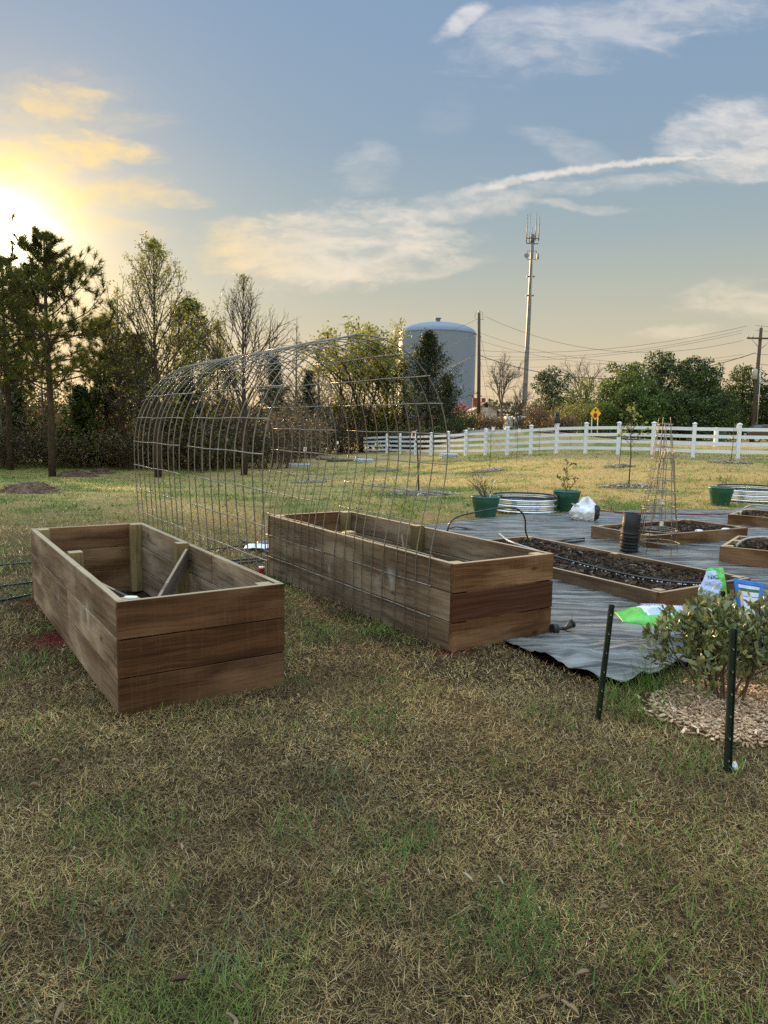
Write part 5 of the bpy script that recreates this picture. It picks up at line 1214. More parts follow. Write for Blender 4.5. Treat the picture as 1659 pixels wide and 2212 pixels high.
# ------------------------------------------------------------------ tall timber boxes
def tall_box(origin, label, joints=True):
    root = thing('planter_box', label, 'planter box', origin, YAW, 'tall timber boxes'); T = .040; h = BH/3
    rows = [(i*h, h-.006) for i in range(3)]
    def tone(hi, red=.3): return (random.random(), red, hi)
    for nm, y0, tones in (('end_panel', 0, None), ('end_panel', BL-T, None)):
        b = MB()
        for i, (z, hh) in enumerate(rows):
            tn = tone(.35+.35*random.random())
            if not joints and y0 == 0: tn = (tone(.62), tone(.25, .95), tone(.85))[::-1][i] if False else ((.31, .3, .42), (.55, .97, .16), (.77, .3, .62))[i]
            if joints and y0 == 0: tn = ((.21, .3, .10), (.45, .3, .24), (.87, .3, .28))[i]  # near end backlit: its shade painted into darker boards
            b.board((0, y0+random.uniform(-.002, .002), z), (1, 0, 0), (0, 1, 0), (0, 0, 1), BW, T, hh, tn, .0015)
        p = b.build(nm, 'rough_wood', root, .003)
        if not joints and y0 == 0: p['label'] = 'end panel with a dark reddish middle board'
    for nm, x0 in (('side_panel', 0), ('side_panel', BW-T)):
        b = MB()
        for i, (z, hh) in enumerate(rows):
            cut = (1.0, .47, .36)[i] if joints else 1.0
            cut = 1.0 if i == 0 else cut
            a, e = T, BL-T; L = (e-a); xo = random.uniform(-.003, .003)
            hi = (1.0, 1.05, .95)[i] if joints else (.75, 1.0, .7)[i]  # sides paler than ends: brighter light on them painted into the tone
            if cut < 1:
                b.board((x0+xo, a, z), (0, 1, 0), (-1, 0, 0) if False else (1, 0, 0), (0, 0, 1), L*cut-.002, T, hh, tone(hi+.1*random.random()), .001)
                b.board((x0-xo, a+L*cut+.002, z), (0, 1, 0), (1, 0, 0), (0, 0, 1), L*(1-cut)-.002, T, hh, tone(hi-.1*random.random()), .001)
            else: b.board((x0+xo, a, z), (0, 1, 0), (1, 0, 0), (0, 0, 1), L, T, hh, tone(hi), .001)
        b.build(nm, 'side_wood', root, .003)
    pw = .09
    for x in (T+.001, BW-T-pw-.001):
        for y, nm, dz in ((T+.001, 'corner_post', -.012), (BL-T-pw-.001, 'corner_post', -.004), (BL*(.52 if x > .3 else .50), 'middle_post', .012)):
            b = MB(); b.board((x, y, 0), (0, 0, 1), (1, 0, 0), (0, 1, 0), BH+dz, pw, pw, None, .0008); b.build(nm, 'post_wood', root, .003)
    return root
box1 = tall_box(A1, 'brown rough sawn timber box nearest on the left, holding loose planks')
box2 = tall_box(A2, 'brown timber box with one arch side standing against it, beside the black cloth', False)
def L1(x, y, z): return A1+eN*x+eU*y+np.array([0, 0, z])
def L2(x, y, z): return A2+eN*x+eU*y+np.array([0, 0, z])
def plank(p0, p1, w, t, label, up=(0, 0, 1), mat='plank_wood', name='loose_plank'):
    p0, p1 = np.array(p0), np.array(p1); d = p1-p0; L = np.linalg.norm(d); d /= L; s = unit(np.cross(d, up)); n_ = np.cross(s, d)
    b = MB(); b.board(p0-s*t/2-n_*w/2, d, s, n_, L, t, w); o = b.build(name, mat, None, .002); return tag(o, label, 'plank', 'loose planks')
plank(L1(.26, .72, .12), L1(.86, 1.52, .52), .135, .022, 'pale loose plank leaning against the middle post inside the left box')
plank(L1(.10, 1.60, .40), L1(.47, .42, .26), .14, .022, 'dark loose plank slanting down along the left wall inside the left box')
def paper():
    b = MB(); b.board(L1(.40, 1.05, .02), unit(eN+eU*.4), unit(eU-eN*.4), (0, 0, 1), .34, .30, .006); o = b.build('magazine', 'paper_blue'); tag(o, 'white and blue printed leaflet on the floor of the left box', 'leaflet')
    b = MB(); b.board(L1(.42, .62, .02), eN, eU, (0, 0, 1), .30, .22, .008); o = b.build('paper_sheet', 'bag_white'); tag(o, 'plain white sheet below the leaning plank in the left box', 'paper')
    b = MB(); c = L1(.085, .075, BH-.01); b.lathe([(.0, .012), (.016, .011), (.020, .004), (.018, 0)], 14, sx=1.9, sy=.8, c=c); o = b.build('wood_scrap', 'tag_white'); tag(o, 'small pale scrap lying on the near corner post of the left box', 'scrap')
    # thin offcut inside box 2
    plank(L2(.50, 1.30, .42), L2(.62, 1.52, .55), .03, .01, 'short pale offcut leaning inside the box beside the cloth')
paper()

# ------------------------------------------------------------------ wire arches between the boxes
def arch(u0, u1, nw, label, seed):
    r = np.random.RandomState(seed); prof = [(1.832, .0), (1.815, .4), (1.795, .75), (1.772, 1.10), (1.765, 1.30), (1.785, 1.48), (1.845, 1.66), (1.96, 1.825), (2.11, 1.955), (2.29, 2.04), (2.48, 2.075), (2.67, 2.045), (2.84, 1.96), (2.97, 1.835), (3.07, 1.68), (3.125, 1.50), (3.14, 1.30), (3.105, 1.05), (3.05, .80), (3.012, .64), (3.008, .4), (3.004, .0)]
    prof = np.array(prof); d = np.r_[0, np.cumsum(np.linalg.norm(np.diff(prof, axis=0), axis=1))]
    # smooth resample
    ss = np.linspace(0, d[-1], 90); pr = np.c_[np.interp(ss, d, prof[:, 0]), np.interp(ss, d, prof[:, 1])]
    for _ in range(6): pr[1:-1] = .25*pr[:-2]+.5*pr[1:-1]+.25*pr[2:]
    o0 = eN*2.42+eU*u0; root = thing('wire_arch', label, 'arch', (o0[0], o0[1], 0), YAW, 'wire panel arches')
    us = np.linspace(0, u1-u0, nw)+r.randn(nw)*.012; us[0] = 0; us[-1] = u1-u0
    b = MB()
    for u in us: b.tube([(q[0]-2.42+.004*r.randn()*0, u+.012*math.sin(ss[i]*3+u*9), q[1]) for i, q in enumerate(pr)], .0040, 6)
    b.build('long_wires', 'wire_dark', root)
    b = MB(); s_ = .055
    while s_ < d[-1]:
        p = np.array([np.interp(s_, ss, pr[:, 0]), np.interp(s_, ss, pr[:, 1])]); t_ = np.array([np.interp(s_+.01, ss, pr[:, 0]), np.interp(s_+.01, ss, pr[:, 1])])-p; nn = unit(np.array([-t_[1], t_[0]]))
        w = r.rand()*6; b.tube([(p[0]-2.42+nn[0]*.006, u, p[1]+nn[1]*.006+.003*math.sin(u*8+w)) for u in np.linspace(-.015, u1-u0+.015, 8)], .0040, 6); s_ += .212
    b.build('cross_wires', 'galv_wire_glint', root)
arch(4.03, 5.36, 10, 'nearer wire panel arch bent from the left box to the right box', 3)
arch(5.58, 6.86, 10, 'farther wire panel arch standing behind the nearer one', 4)

# ------------------------------------------------------------------ low beds on the cloth
def low_bed(A, B, D, h, label, soil_label, posts=True, seed=1, zsoil=.6, mids=True):
    """A near corner, B end of one side, D end of the other (ground points); a single board all round"""
    A, B, D = (np.array([*p[:2], 0.]) for p in (A, B, D)); ex = unit(B-A); W = np.linalg.norm(B-A); L = np.linalg.norm(D-A); ey = np.array([-ex[1], ex[0], 0])
    rz = math.atan2(ex[1], ex[0]); z0 = TZ(*((B+D)/2)[:2])+.012; root = thing('raised_bed', label, 'raised bed', (A[0], A[1], z0), rz, 'low raised beds'); T = .04
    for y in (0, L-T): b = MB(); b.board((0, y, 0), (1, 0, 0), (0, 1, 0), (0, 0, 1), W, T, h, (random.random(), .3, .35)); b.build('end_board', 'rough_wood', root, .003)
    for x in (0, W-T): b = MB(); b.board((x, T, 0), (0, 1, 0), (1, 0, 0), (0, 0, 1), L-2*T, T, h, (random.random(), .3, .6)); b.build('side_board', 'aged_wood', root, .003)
    pw = .085
    for x in (T+.001, W-T-pw-.001):
        for y in ([T+.001, L-T-pw-.001]+([L*.5] if mids else [])): b = MB(); b.board((x, y, 0), (0, 0, 1), (1, 0, 0), (0, 1, 0), h+.006, pw, pw, None, .001); b.build('post', 'post_wood', root, .002)
    n = 46; m = int(n*L/W); r = np.random.RandomState(seed); xs = np.linspace(T, W-T, n); ys = np.linspace(T, L-T, m); X, Y = np.meshgrid(xs, ys)
    z = h*zsoil+.05*(fbm(X*5+seed, Y*5, 4)-.5)+.035*(fbm(X*22, Y*22+seed, 3)-.5)
    ii = np.arange(n*m).reshape(m, n); F = np.stack([ii[:-1, :-1], ii[:-1, 1:], ii[1:, 1:], ii[1:, :-1]], -1).reshape(-1, 4)
    V = np.c_[X.ravel(), Y.ravel(), z.ravel()]
    k = int(900*W*L); P = np.c_[T+(W-2*T)*r.rand(k), T+(L-2*T)*r.rand(k), np.zeros(k)]; P[:, 2] = h*zsoil+.05*(fbm(P[:, 0]*5+seed, P[:, 1]*5, 4)-.5)+.012*r.rand(k)
    Lc = .012+.03*r.rand(k); d = r.randn(k, 3)*np.array([1, 1, .35]); d /= np.linalg.norm(d, axis=1)[:, None]; e = np.cross(d, r.randn(k, 3)); e /= np.linalg.norm(e, axis=1)[:, None]; w = Lc*(.2+.3*r.rand(k))
    V2 = np.stack([P-d*Lc[:, None]-e*w[:, None], P-d*Lc[:, None]*.7+e*w[:, None], P+d*Lc[:, None]+e*w[:, None]*.7, P+d*Lc[:, None]*.8-e*w[:, None]], 1).reshape(-1, 3)
    cl = np.array([(.075, .05, .035), (.045, .028, .019), (.03, .02, .014), (.12, .09, .065), (.28, .23, .18)])[r.choice(5, k, p=[.35, .33, .22, .08, .02])]
    me = np_mesh('soil', np.concatenate([V, V2]), [F, (np.arange(k)*4)[:, None]+np.array([[0, 1, 2, 3]])+len(V)], ['soil', 'litter'], False, np.concatenate([np.tile((.04, .03, .02), (len(V), 1)), np.repeat(cl, 4, 0)]), np.r_[np.zeros(len(F)), np.ones(k)])
    s = link_obj('bed_soil', me); s.location = (A[0], A[1], z0); s.rotation_euler = (0, 0, rz); tag(s, soil_label, 'soil', None, 'stuff')
    return A, ex, ey, W, L, z0
A3 = G(1425, 1318); B3 = G(1622, 1250, .14); D3 = A3+unit(G(1200, 1268)-A3)*2.95
bed3 = low_bed(A3, B3, D3, .135, 'long low timber bed with a drip hose, beside the tall box', 'dark crumbly soil with wood bits in the long low bed', seed=3, zsoil=.66)
N4, L4, R4 = G(1401, 1187), G(1263, 1164), G(1614, 1167)
bed4 = low_bed(N4, R4, N4+np.array([-(R4-N4)[1], (R4-N4)[0], 0])/np.linalg.norm((R4-N4)[:2])*np.linalg.norm((L4-N4)[:2]), .165, 'low timber bed with dry soil behind the wire cages', 'dry greyish soil in the bed behind the wire cages', seed=5, zsoil=.72, mids=False)
# its left half is one board long: turn of the corner seen behind the pipe
c5 = G(1552, 1221); d5 = G(1659, 1233); u5 = unit(d5-c5); v5 = np.array([-u5[1], u5[0], 0])
bed5 = low_bed(c5, c5+u5*2.6, c5+v5*1.1, .205, 'low timber bed with a grey hoop, cut by the right edge', 'dark soil in the bed cut by the right edge', seed=7, zsoil=.75)
c6 = G(1571, 1135); d6 = G(1659, 1143); u6 = unit(d6-c6); v6 = np.array([-u6[1], u6[0], 0])
bed6 = low_bed(c6, c6+u6*2.6, c6+v6*1.1, .165, 'farthest low timber bed at the right edge behind the dried soil bed', 'dark soil in the farthest low bed', seed=9, zsoil=.7, mids=False)

def smooth_pts(P, n=40):
    P = np.array(P, float); m = len(P); t = np.linspace(0, m-1, n); out = []
    for q in t:
        i = min(int(q), m-2); f = q-i; p0, p1, p2, p3 = P[max(i-1, 0)], P[i], P[i+1], P[min(i+2, m-1)]
        out.append(.5*((2*p1)+(-p0+p2)*f+(2*p0-5*p1+4*p2-p3)*f*f+(-p0+3*p1-3*p2+p3)*f**3))
    return np.array(out)
def pipe_thing(name, pts, r, mat, label, cat, n=60, sides=8, group=None):
    b = MB(); b.tube(smooth_pts(pts, n), r, sides); o = b.build(name, mat); return tag(o, label, cat, group)
def B3P(x, y, z): return bed3[0]+bed3[1]*x+bed3[2]*y+np.array([0, 0, bed3[5]+z])
W3, L3 = bed3[3], bed3[4]
zs3 = .135
# hoop over the far end of the long low bed
ha = PT(966, 1152, B3P(-.25, L3-.1, 0)[1]-.1); hb = B3P(W3-.10, L3-.14, .06)
y_a, y_b = ha[1], hb[1]
def hp(px, py): return PT(px, py, np.interp(px, [966, 1136], [y_a, y_b]))
pipe_thing('hoop', [hp(962, 1180), hp(966, 1149), hp(973, 1128), hp(992, 1115), hp(1030, 1106), hp(1075, 1098), hp(1110, 1098), hp(1126, 1106), hp(1134, 1122), hp(1136, 1150), hb], .011, 'hose_black', 'black bent pipe hoop over the far end of the long low bed', 'hoop', 70, 8, 'bed hoops')
def hoop2(pts_px, y0, y1, label):
    xs = [p[0] for p in pts_px]; pts = [PT(px, py, np.interp(px, [xs[0], xs[-1]], [y0, y1])) for px, py in pts_px]; pipe_thing('hoop', pts, .013, 'hose_grey', label, 'hoop', 60, 8, 'bed hoops')
hoop2([(1588, 1190), (1591, 1180), (1603, 1168), (1622, 1162), (1650, 1160), (1685, 1164), (1720, 1176), (1740, 1200), (1742, 1218)], c5[1]+.25, c5[1]+.05, 'grey bent hoop in the bed cut by the right edge')
hoop2([(1599, 1117), (1601, 1106), (1609, 1097), (1625, 1091), (1650, 1092), (1690, 1098), (1720, 1112), (1724, 1126)], c6[1]+.2, c6[1]+.1, 'grey bent hoop in the farthest low bed')
# drip hose along the long bed, its reflection at the start painted as pale grey
def on_bed(px, py, z): return G(px, py, bed3[5]+z)
dp = [on_bed(1158, 1189, .19), on_bed(1202, 1203, .16), on_bed(1262, 1219, .13), on_bed(1325, 1235, .12), on_bed(1390, 1248, .12), on_bed(1457, 1257, .12), on_bed(1500, 1260, .125), on_bed(1545, 1260, .135), on_bed(1600, 1255, .15), on_bed(1618, 1252, .155)]
hose = pipe_thing('drip_hose', dp, .0125, 'hose_black', 'black drip hose lying along the soil of the long low bed', 'hose', 90)
rdr = np.random.RandomState(4); sp = smooth_pts(dp, 90)
dm = MB()
for i in range(14, 66):
    if rdr.rand() < .62:
        p = sp[i]+(sp[i+1]-sp[i])*rdr.rand()+np.array([.0, -.014, -.012]); s_ = .003+.004*rdr.rand()
        dm.lathe([(0.0002, -s_), (s_*.8, -s_*.6), (s_, 0), (s_*.8, s_*.6), (.0002, s_)], 6, sx=1.6, c=p)
d_ = dm.build('water_drops', 'droplet', hose); d_['kind'] = 'stuff'
pipe_thing('hose_start', [on_bed(1079, 1153, .20), on_bed(1095, 1166, .24), on_bed(1120, 1177, .24), on_bed(1158, 1189, .20), on_bed(1170, 1193, .185)], .013, 'hose_grey', 'start of the drip hose, its reflection painted pale grey, behind the tall box', 'pipe')
pipe_thing('garden_hose', [GT(1296, 1104)+np.array([0, 0, .03]), G(1340, 1107, .03), G(1400, 1109, .03), G(1460, 1110, .035), G(1520, 1111, .03), G(1600, 1109, .03), G(1665, 1107, .03), G(1800, 1101, .03)], .014, 'hose_red', 'dark red garden hose lying along the back of the black cloth', 'hose', 80)
for k_, pts in enumerate(([(-60, 1229), (0, 1225), (72, 1219), (250, 1206), (457, 1190), (518, 1183), (560, 1180)], [(-60, 1276), (0, 1271), (73, 1262), (250, 1240), (420, 1224), (514, 1214), (572, 1209)], [(-60, 1313), (0, 1303), (74, 1288), (220, 1258), (400, 1232), (520, 1220), (575, 1214)])):
    P = [G(*p)+np.array([0, 0, .022]) for p in pts]
    pipe_thing('drip_line', P, .011, 'hose_black', 'black drip line on the grass left of the timber box, %s' % ('farthest of three', 'middle one of three', 'nearest of three')[k_], 'hose', 60, 8, 'drip lines on the lawn')
for y0 in (0, 1):
    pipe_thing('drip_line', [G(1160+20*y0, 1180-3*y0, .03), G(1200, 1174-4*y0, .03), G(1262, 1168-5*y0, .03)], .014, 'hose_black', 'short black drip line between the two middle low beds, %s' % ('farther one', 'nearer one')[1-y0], 'hose', 30, 8)

# black corrugated pipe standing on end
def drain_pipe():
    c = G(1362, 1199); c[1] += .08; root = thing('drain_pipe', 'black corrugated pipe section standing upright beside the wire cages', 'pipe', (c[0], c[1], .03)); r0 = .108; H = .47; prof = [(r0, 0)]
    for i in range(60):
        z = .02+.215*i/59; prof.append((r0+.007*math.sin(i/59*2*math.pi*5.5)+.004*math.sin(i*.9), z))
    prof += [(r0-.002, .245), (r0-.003, .30), (r0-.003, H), (r0-.012, H), (r0-.014, .02)]
    b = MB(); b.lathe(prof, 40, c=(0, 0, 0)); o = b.build('pipe_wall', 'pipe_black', root); root.rotation_euler = (R(1.5), R(2.0), 0)
drain_pipe()

def cages():
    c = G(1416, 1200); c[1] -= .02; c[2] = .03
    lab = ['lowest nested wire tomato cage standing upside down', 'second nested wire tomato cage in the stack', 'third nested wire tomato cage in the stack', 'topmost nested wire tomato cage with prongs highest']
    for k_ in range(4):
        rb, rt = .235-.004*k_, .075; Hc = 1.18; z0 = .135*k_; r = np.random.RandomState(k_); ph = .5*k_; tilt = .012*r.randn(2)
        root = thing('tomato_cage', lab[k_], 'plant cage', c+np.array([tilt[0], tilt[1], z0]), ph, 'nested wire tomato cages'); root.rotation_euler = (tilt[1]*1.2, tilt[0]*1.2+.015, ph)
        for j in range(5):
            a = 6.2832*j/5; f = lambda z: rb+(rt-rb)*min(1.25, z/Hc); b = MB(); b.tube([(f(z)*math.cos(a), f(z)*math.sin(a), z) for z in (0, .3, .6, .9, Hc, 1.28 if k_ < 3 else 1.22)], .0036, 5); b.build('prong', 'wire_dark', root)
        for z in (0.01, .14, .30, .50, .74, Hc-.04):
            b = MB(); q = rb+(rt-rb)*z/Hc+.003; b.tube([(q*math.cos(t), q*math.sin(t), z+.006*math.sin(2*t+ph)) for t in np.linspace(0, 6.2832, 37)], .0038, 5, cap=False); b.build('ring', 'galv_wire_glint', root)
cages()
def cage_tags():
    c = G(1416, 1200)
    for z, dx, lb in ((.36, .02, 'small white paper tag hanging low in the wire cages'), (.62, .01, 'white tag with a black clip hanging higher in the wire cages')):
        b = MB(); b.board((c[0]+dx, c[1]-.02, z), (1, 0, .1), (0, 1, 0), (0, 0, 1), .045, .003, .06); o = b.build('cage_tag', 'tag_white'); tag(o, lb, 'tag')
cage_tags()

# ------------------------------------------------------------------ bags
def text_mesh(txt, size, mat, parent, M, name='lettering', ext=.0006):
    cu = bpy.data.curves.new('txt', 'FONT'); cu.body = txt; cu.size = size; cu.extrude = ext; cu.align_x = 'CENTER'
    o = bpy.data.objects.new('txt', cu); COL.objects.link(o); dg = bpy.context.evaluated_depsgraph_get(); me = bpy.data.meshes.new_from_object(o.evaluated_get(dg)); bpy.data.objects.remove(o)
    me.transform(M); me.materials.clear(); me.materials.append(MATS[mat]); t = link_obj(name, me, parent); return t
def pillow(name, poly_fn, zones, n=44, m=60, mats=(), parent=None, front=None):
    """a bag: front and back sheets over u (across) and v (up); poly_fn gives (x, z, half thickness); zones(u, v) picks the printed colour"""
    V = []; MI = []; F = []
    for side in (-1, 1):
        for i in range(m+1):
            for j in range(n+1):
                u, v = j/n, i/m; x, z, th, yb = poly_fn(u, v); V.append((x, yb+side*th, z))
    k = (n+1)*(m+1)
    for sidx in (0, 1):
        for i in range(m):
            for j in range(n):
                a = sidx*k+i*(n+1)+j; f = (a, a+1, a+n+2, a+n+1); F.append(f if sidx == 0 else f[::-1]); MI.append(zones((j+.5)/n, (i+.5)/m, sidx))
    # close the rim
    rim = [j for j in range(n+1)]+[i*(n+1)+n for i in range(1, m+1)]+[m*(n+1)+j for j in range(n-1, -1, -1)]+[i*(n+1) for i in range(m-1, 0, -1)]
    for a, b_ in zip(rim, rim[1:]+rim[:1]): F.append((b_, a, a+k, b_+k)); MI.append(0)
    return link_obj(name, np_mesh(name, np.array(V), [np.array(F)], list(mats), True, None, MI), parent)
def upright_bag():
    y = G(1540, 1318)[1]; s = y/FPX; o = PT(1541, 1318, y); o[2] = max(.02, o[2]); root = thing('soil_bag', 'upright green and lilac bag of potting soil with printed seedlings', 'bag', o, R(-6), 'bags on the black cloth')
    L = [(-34, 0), (-35, 22), (-33, 38), (-20, 62), (-10, 84)]; Rr = [(27, 0), (28, 25), (26, 50), (24, 70), (23, 86)]
    def fn(u, v):
        t = v*4; i = min(3, int(t)); f = t-i; xl = L[i][0]+(L[i+1][0]-L[i][0])*f; zl = L[i][1]+(L[i+1][1]-L[i][1])*f; xr = Rr[i][0]+(Rr[i+1][0]-Rr[i][0])*f; zr = Rr[i][1]+(Rr[i+1][1]-Rr[i][1])*f
        e = (math.sin(math.pi*min(max(u, 0), 1)))**.6; th = (.075*(1-v)**.7*(.35+.65*min(1, v*6+.2))+.004)*e; cr = .006*math.sin(v*31+u*9)*e*(.3+v)+.006*(vnoise(u*9, v*13)-.5)*e
        return ((xl+(xr-xl)*u)*s, (zl+(zr-zl)*u)*s, max(.0012, th), cr+.10*v*v)
    def zn(u, v, side):
        if side: return 0
        if v > .93 or (u > .80-.0*v and v > .30) or (v > .70 and u > .52+.25*(1-v)) : return 0
        if v < .14: return 0
        if v < .33: return 2 if v < .33-.05*math.sin(u*22)*.5-.05*u else 3
        if v < .46+.05*math.sin(u*9): return 3 if vnoise(u*16, v*24) > .42 else 1
        return 1
    b = pillow('bag_body', fn, zn, mats=('bag_green', 'bag_lilac', 'bag_soilprint', 'bag_leafprint'), parent=root)
    def face(u, v): x, z, th, yb = fn(u, v); return Vector((x, yb-th-.004, z))
    for txt, u, v, sz, mt in (('NIC', .40, .73, .048, 'ink_black'), ('ARTER', .46, .59, .050, 'ink_pale')):
        p = face(u, v); M = Matrix.Translation(p) @ Matrix.Rotation(R(-8), 4, 'Y') @ Matrix.Rotation(R(74), 4, 'X'); t = text_mesh(txt, sz, mt, b, M)
        for vv in t.data.vertices:   # drape on the bag front
            best = min(((fn(uu, ww)) for uu in np.linspace(0, 1, 23) for ww in (v-.03, v, v+.03, v+.06)), key=lambda q: (q[0]-vv.co.x)**2+(q[1]-vv.co.z)**2); vv.co.y = best[3]-best[2]-.006
    p = face(.72, .84); text_mesh('18', .03, 'ink_pale', b, Matrix.Translation(p+Vector((0, -.004, 0))) @ Matrix.Rotation(R(80), 4, 'X'))
upright_bag()
def blue_pouch():
    y = G(1612, 1333)[1]; s = y/FPX; o = PT(1616, 1333, y); o[2] = .02; root = thing('fertiliser_pouch', 'standing bright blue pouch with a white label, behind the shrub', 'pouch', o, R(-4), 'bags on the black cloth')
    def fn(u, v):
        xl = -22-10*v; xr = 20+17*v; zl = 78*v; zr = 68*v; e = math.sin(math.pi*u)**.6; th = .045*(1-v)**.8*e+.0015+.003*e
        return ((xl+(xr-xl)*u)*s, (zl+(zr-zl)*u)*s, th, .05*v+.004*math.sin(u*12+v*7)*e)
    def zn(u, v, side):
        if side or v > .86 or v < .04 or u < .13 or u > .84: return 0
        if v > .78: return 1
        if v > .69: return 2
        if u < .24: return 3
        if abs(v-.55) < .008 or abs(v-.42) < .008: return 0
        if (u-.55)**2/.004+(v-.34)**2/.007 < 1: return 4
        if v < .25 and vnoise(u*14, v*20) > .55: return 5
        return 1
    b = pillow('pouch_body', fn, zn, 54, 80, ('bag_blue', 'label_white', 'label_green', 'label_peach', 'bag_soilprint', 'bag_leafprint'), root)
    # the tear strip: a raised line below the top
    m = MB(); m.tube([(fn(u, .90)[0], fn(u, .90)[3]-fn(u, .90)[2]-.002, fn(u, .90)[1]) for u in np.linspace(.08, .92, 12)], .0025, 4); m.build('zip_strip', 'bag_blue', root)
blue_pouch()
def flat_bag():
    """lying bag of soil: bottom sheet, puffed sides, printed top"""
    P = [G(1334, 1331, .02), G(1466, 1349, .02), G(1497, 1338, .02), G(1472, 1313, .09), G(1350, 1327, .03)]
    a = G(1336, 1330, .03); b = G(1492, 1330, .05); d = unit((b-a)*np.array([1, 1, 0])); L = np.linalg.norm(b-a); w = np.array([-d[1], d[0], 0]); Wd = .46
    root = thing('soil_bag', 'bag of potting soil lying flat on the cloth, green end forward', 'bag', ((a+b)/2)*np.array([1, 1, 0])+np.array([0, 0, .015]), math.atan2(d[1], d[0]), 'bags on the black cloth')
    n, m = 60, 30; V = []; F = []; MI = []
    for side in (0, 1):
        for i in range(m+1):
            for j in range(n+1):
                u, v = j/n, i/m; ends = max(0, min(1, (1-abs(2*u-1))*6))*1.0; taper = .66+.34*S(u*4)-.0; x = (u-.5)*L; yy = (v-.5)*Wd*taper
                e = (math.sin(math.pi*v))**.42*(math.sin(math.pi*min(1, max(0, u*.93+.01))) if u < .5 else 1.0*S((1-u)*14))**.5; th = .095*e*(.45+.55*S(u*2.2))
                cr = .010*(fbm(u*16, v*6+3, 3)-.5)*e*(2.2 if u < .3 else 1)
                V.append((x, yy, (.004+th+cr) if side else .002))
    k = (n+1)*(m+1)
    for sidx in (0, 1):
        for i in range(m):
            for j in range(n):
                q = sidx*k+i*(n+1)+j; f = (q, q+1, q+n+2, q+n+1); F.append(f if sidx else f[::-1]); u, v = (j+.5)/n, (i+.5)/m
                z = 0
                if sidx and u > .29+.05*(1-v) and v > .16 and u < .985: z = 1 if u < .71-.04*v or u > .77-.04*v else 0
                if z == 1 and ((v < .50-.25*(.75-u) and u > .36) or u > .86): z = 2
                MI.append(z)
    rim = [j for j in range(n+1)]+[i*(n+1)+n for i in range(1, m+1)]+[m*(n+1)+j for j in range(n-1, -1, -1)]+[i*(n+1) for i in range(m-1, 0, -1)]
    for p, q in zip(rim, rim[1:]+rim[:1]): F.append((p, q, q+k, p+k)); MI.append(0)
    bd = link_obj('bag_body', np_mesh('bag_body', np.array(V), [np.array(F)], ['bag_green', 'bag_pale', 'bag_lilac'], True, None, MI), root)
    # rows of small grey printed lines (too small to read in the photograph)
    mb = MB(); r = np.random.RandomState(3)
    for row in range(5):
        x = .38
        while x < .66:
            w_ = .012+.03*r.rand(); v = .60+.065*row; zt = max(vv[2] for vv in V[k+int(v*m)*(n+1)+int(x*n):k+int(v*m)*(n+1)+int((x+w_)*n)+2]); mb.box((x-.5)*L, (v-.5)*Wd, zt+.001, (x+w_-.5)*L, (v-.5)*Wd+.012, zt+.003); x += w_+.012
    mb.build('printed_lines', 'bag_lilac', bd)
flat_bag()
def white_bag():
    c = G(1268, 1128); c[1] += .14; root = thing('white_sack', 'crumpled white plastic sack slumped on the back of the cloth', 'sack', (c[0], c[1], TZ(c[0], c[1])+.01)); n, m = 56, 30; V = []
    for i in range(m+1):
        f = i/m; ph = math.pi*f
        for j in range(n):
            a = 6.2832*j/n; d = np.array([math.cos(a)*math.sin(ph), math.sin(a)*math.sin(ph), -math.cos(ph)])
            q = 1+.42*(fbm(d[0]*2.1+5, d[2]*2.1+d[1]*1.7+2, 3)-.5)+.42*abs(fbm(d[0]*5+d[1]*3, d[2]*5+9, 3)-.5)
            pn = 1-.45*max(0, d[2])**1.5+.12*max(0, -d[2]); V.append((d[0]*.215*q*pn+.03*d[2], d[1]*.17*q*pn, .15+d[2]*.18*q+.06*max(0, d[2])*math.cos(a*2+1)))
    F = np.array([(i*n+j, i*n+(j+1) % n, (i+1)*n+(j+1) % n, (i+1)*n+j) for i in range(m) for j in range(n)]); V = np.array(V); V[:, 2] = np.maximum(V[:, 2], 0)
    ctr = V[F].mean(1); mi = ((ctr[:, 0] > .115) & (ctr[:, 2] < .27) & (ctr[:, 1] < .05)).astype(int)
    b = link_obj('sack_body', np_mesh('sack_body', V, [F], ['bag_white', 'owl_dark'], False, None, mi), root)
    mb = MB(); mb.add([(-.15, -.05, .20), (-.11, -.08, .26), (-.25, -.07, .30), (-.235, -.02, .28), (-.14, -.02, .27)], [(0, 1, 2), (0, 2, 3), (1, 4, 3, 2), (0, 3, 4)]); mb.add([(-.03, 0, .31), (.05, 0, .30), (.02, -.03, .385), (-.01, .03, .38)], [(0, 1, 2), (1, 3, 2), (0, 2, 3)]); mb.build('torn_flap', 'bag_white', root)
white_bag()

# ------------------------------------------------------------------ stakes, shrub, small things in front
def stake(pb, pt, label, w=.019):
    p = np.array(pb); q = np.array(pt); d = q-p; L = np.linalg.norm(d); d /= L; root = thing('steel_stake', label, 'stake', p, 0, 'green steel stakes'); ex = unit(np.cross((0, 1, 0.0), d)); ey = np.cross(d, ex); b = MB(); t = .004; h = w/2
    # U channel: web and two flanges
    b.board(-ex*h-d*.05, ex, ey, d, w, t, L+.05); b.board(-ex*(h+.004)-ey*.010-d*.05, ex, ey, d, t, .0135, L+.05); b.board(ex*h-ey*.010-d*.05, ex, ey, d, t, .0135, L+.05); ch = b.build('channel', 'stake_green', root)
    b = MB()
    for i in range(int(L/.10)): z = .06+i*.10; b.board(-ex*.003-ey*.0125+d*z, ex, ey, d, .006, .012, .006)
    b.build('lug', 'steel_rod', root)
s1 = G(1291, 1556); stake(s1, PT(1321, 1306, s1[1]), 'dark steel stake leaning right in front of the black cloth')
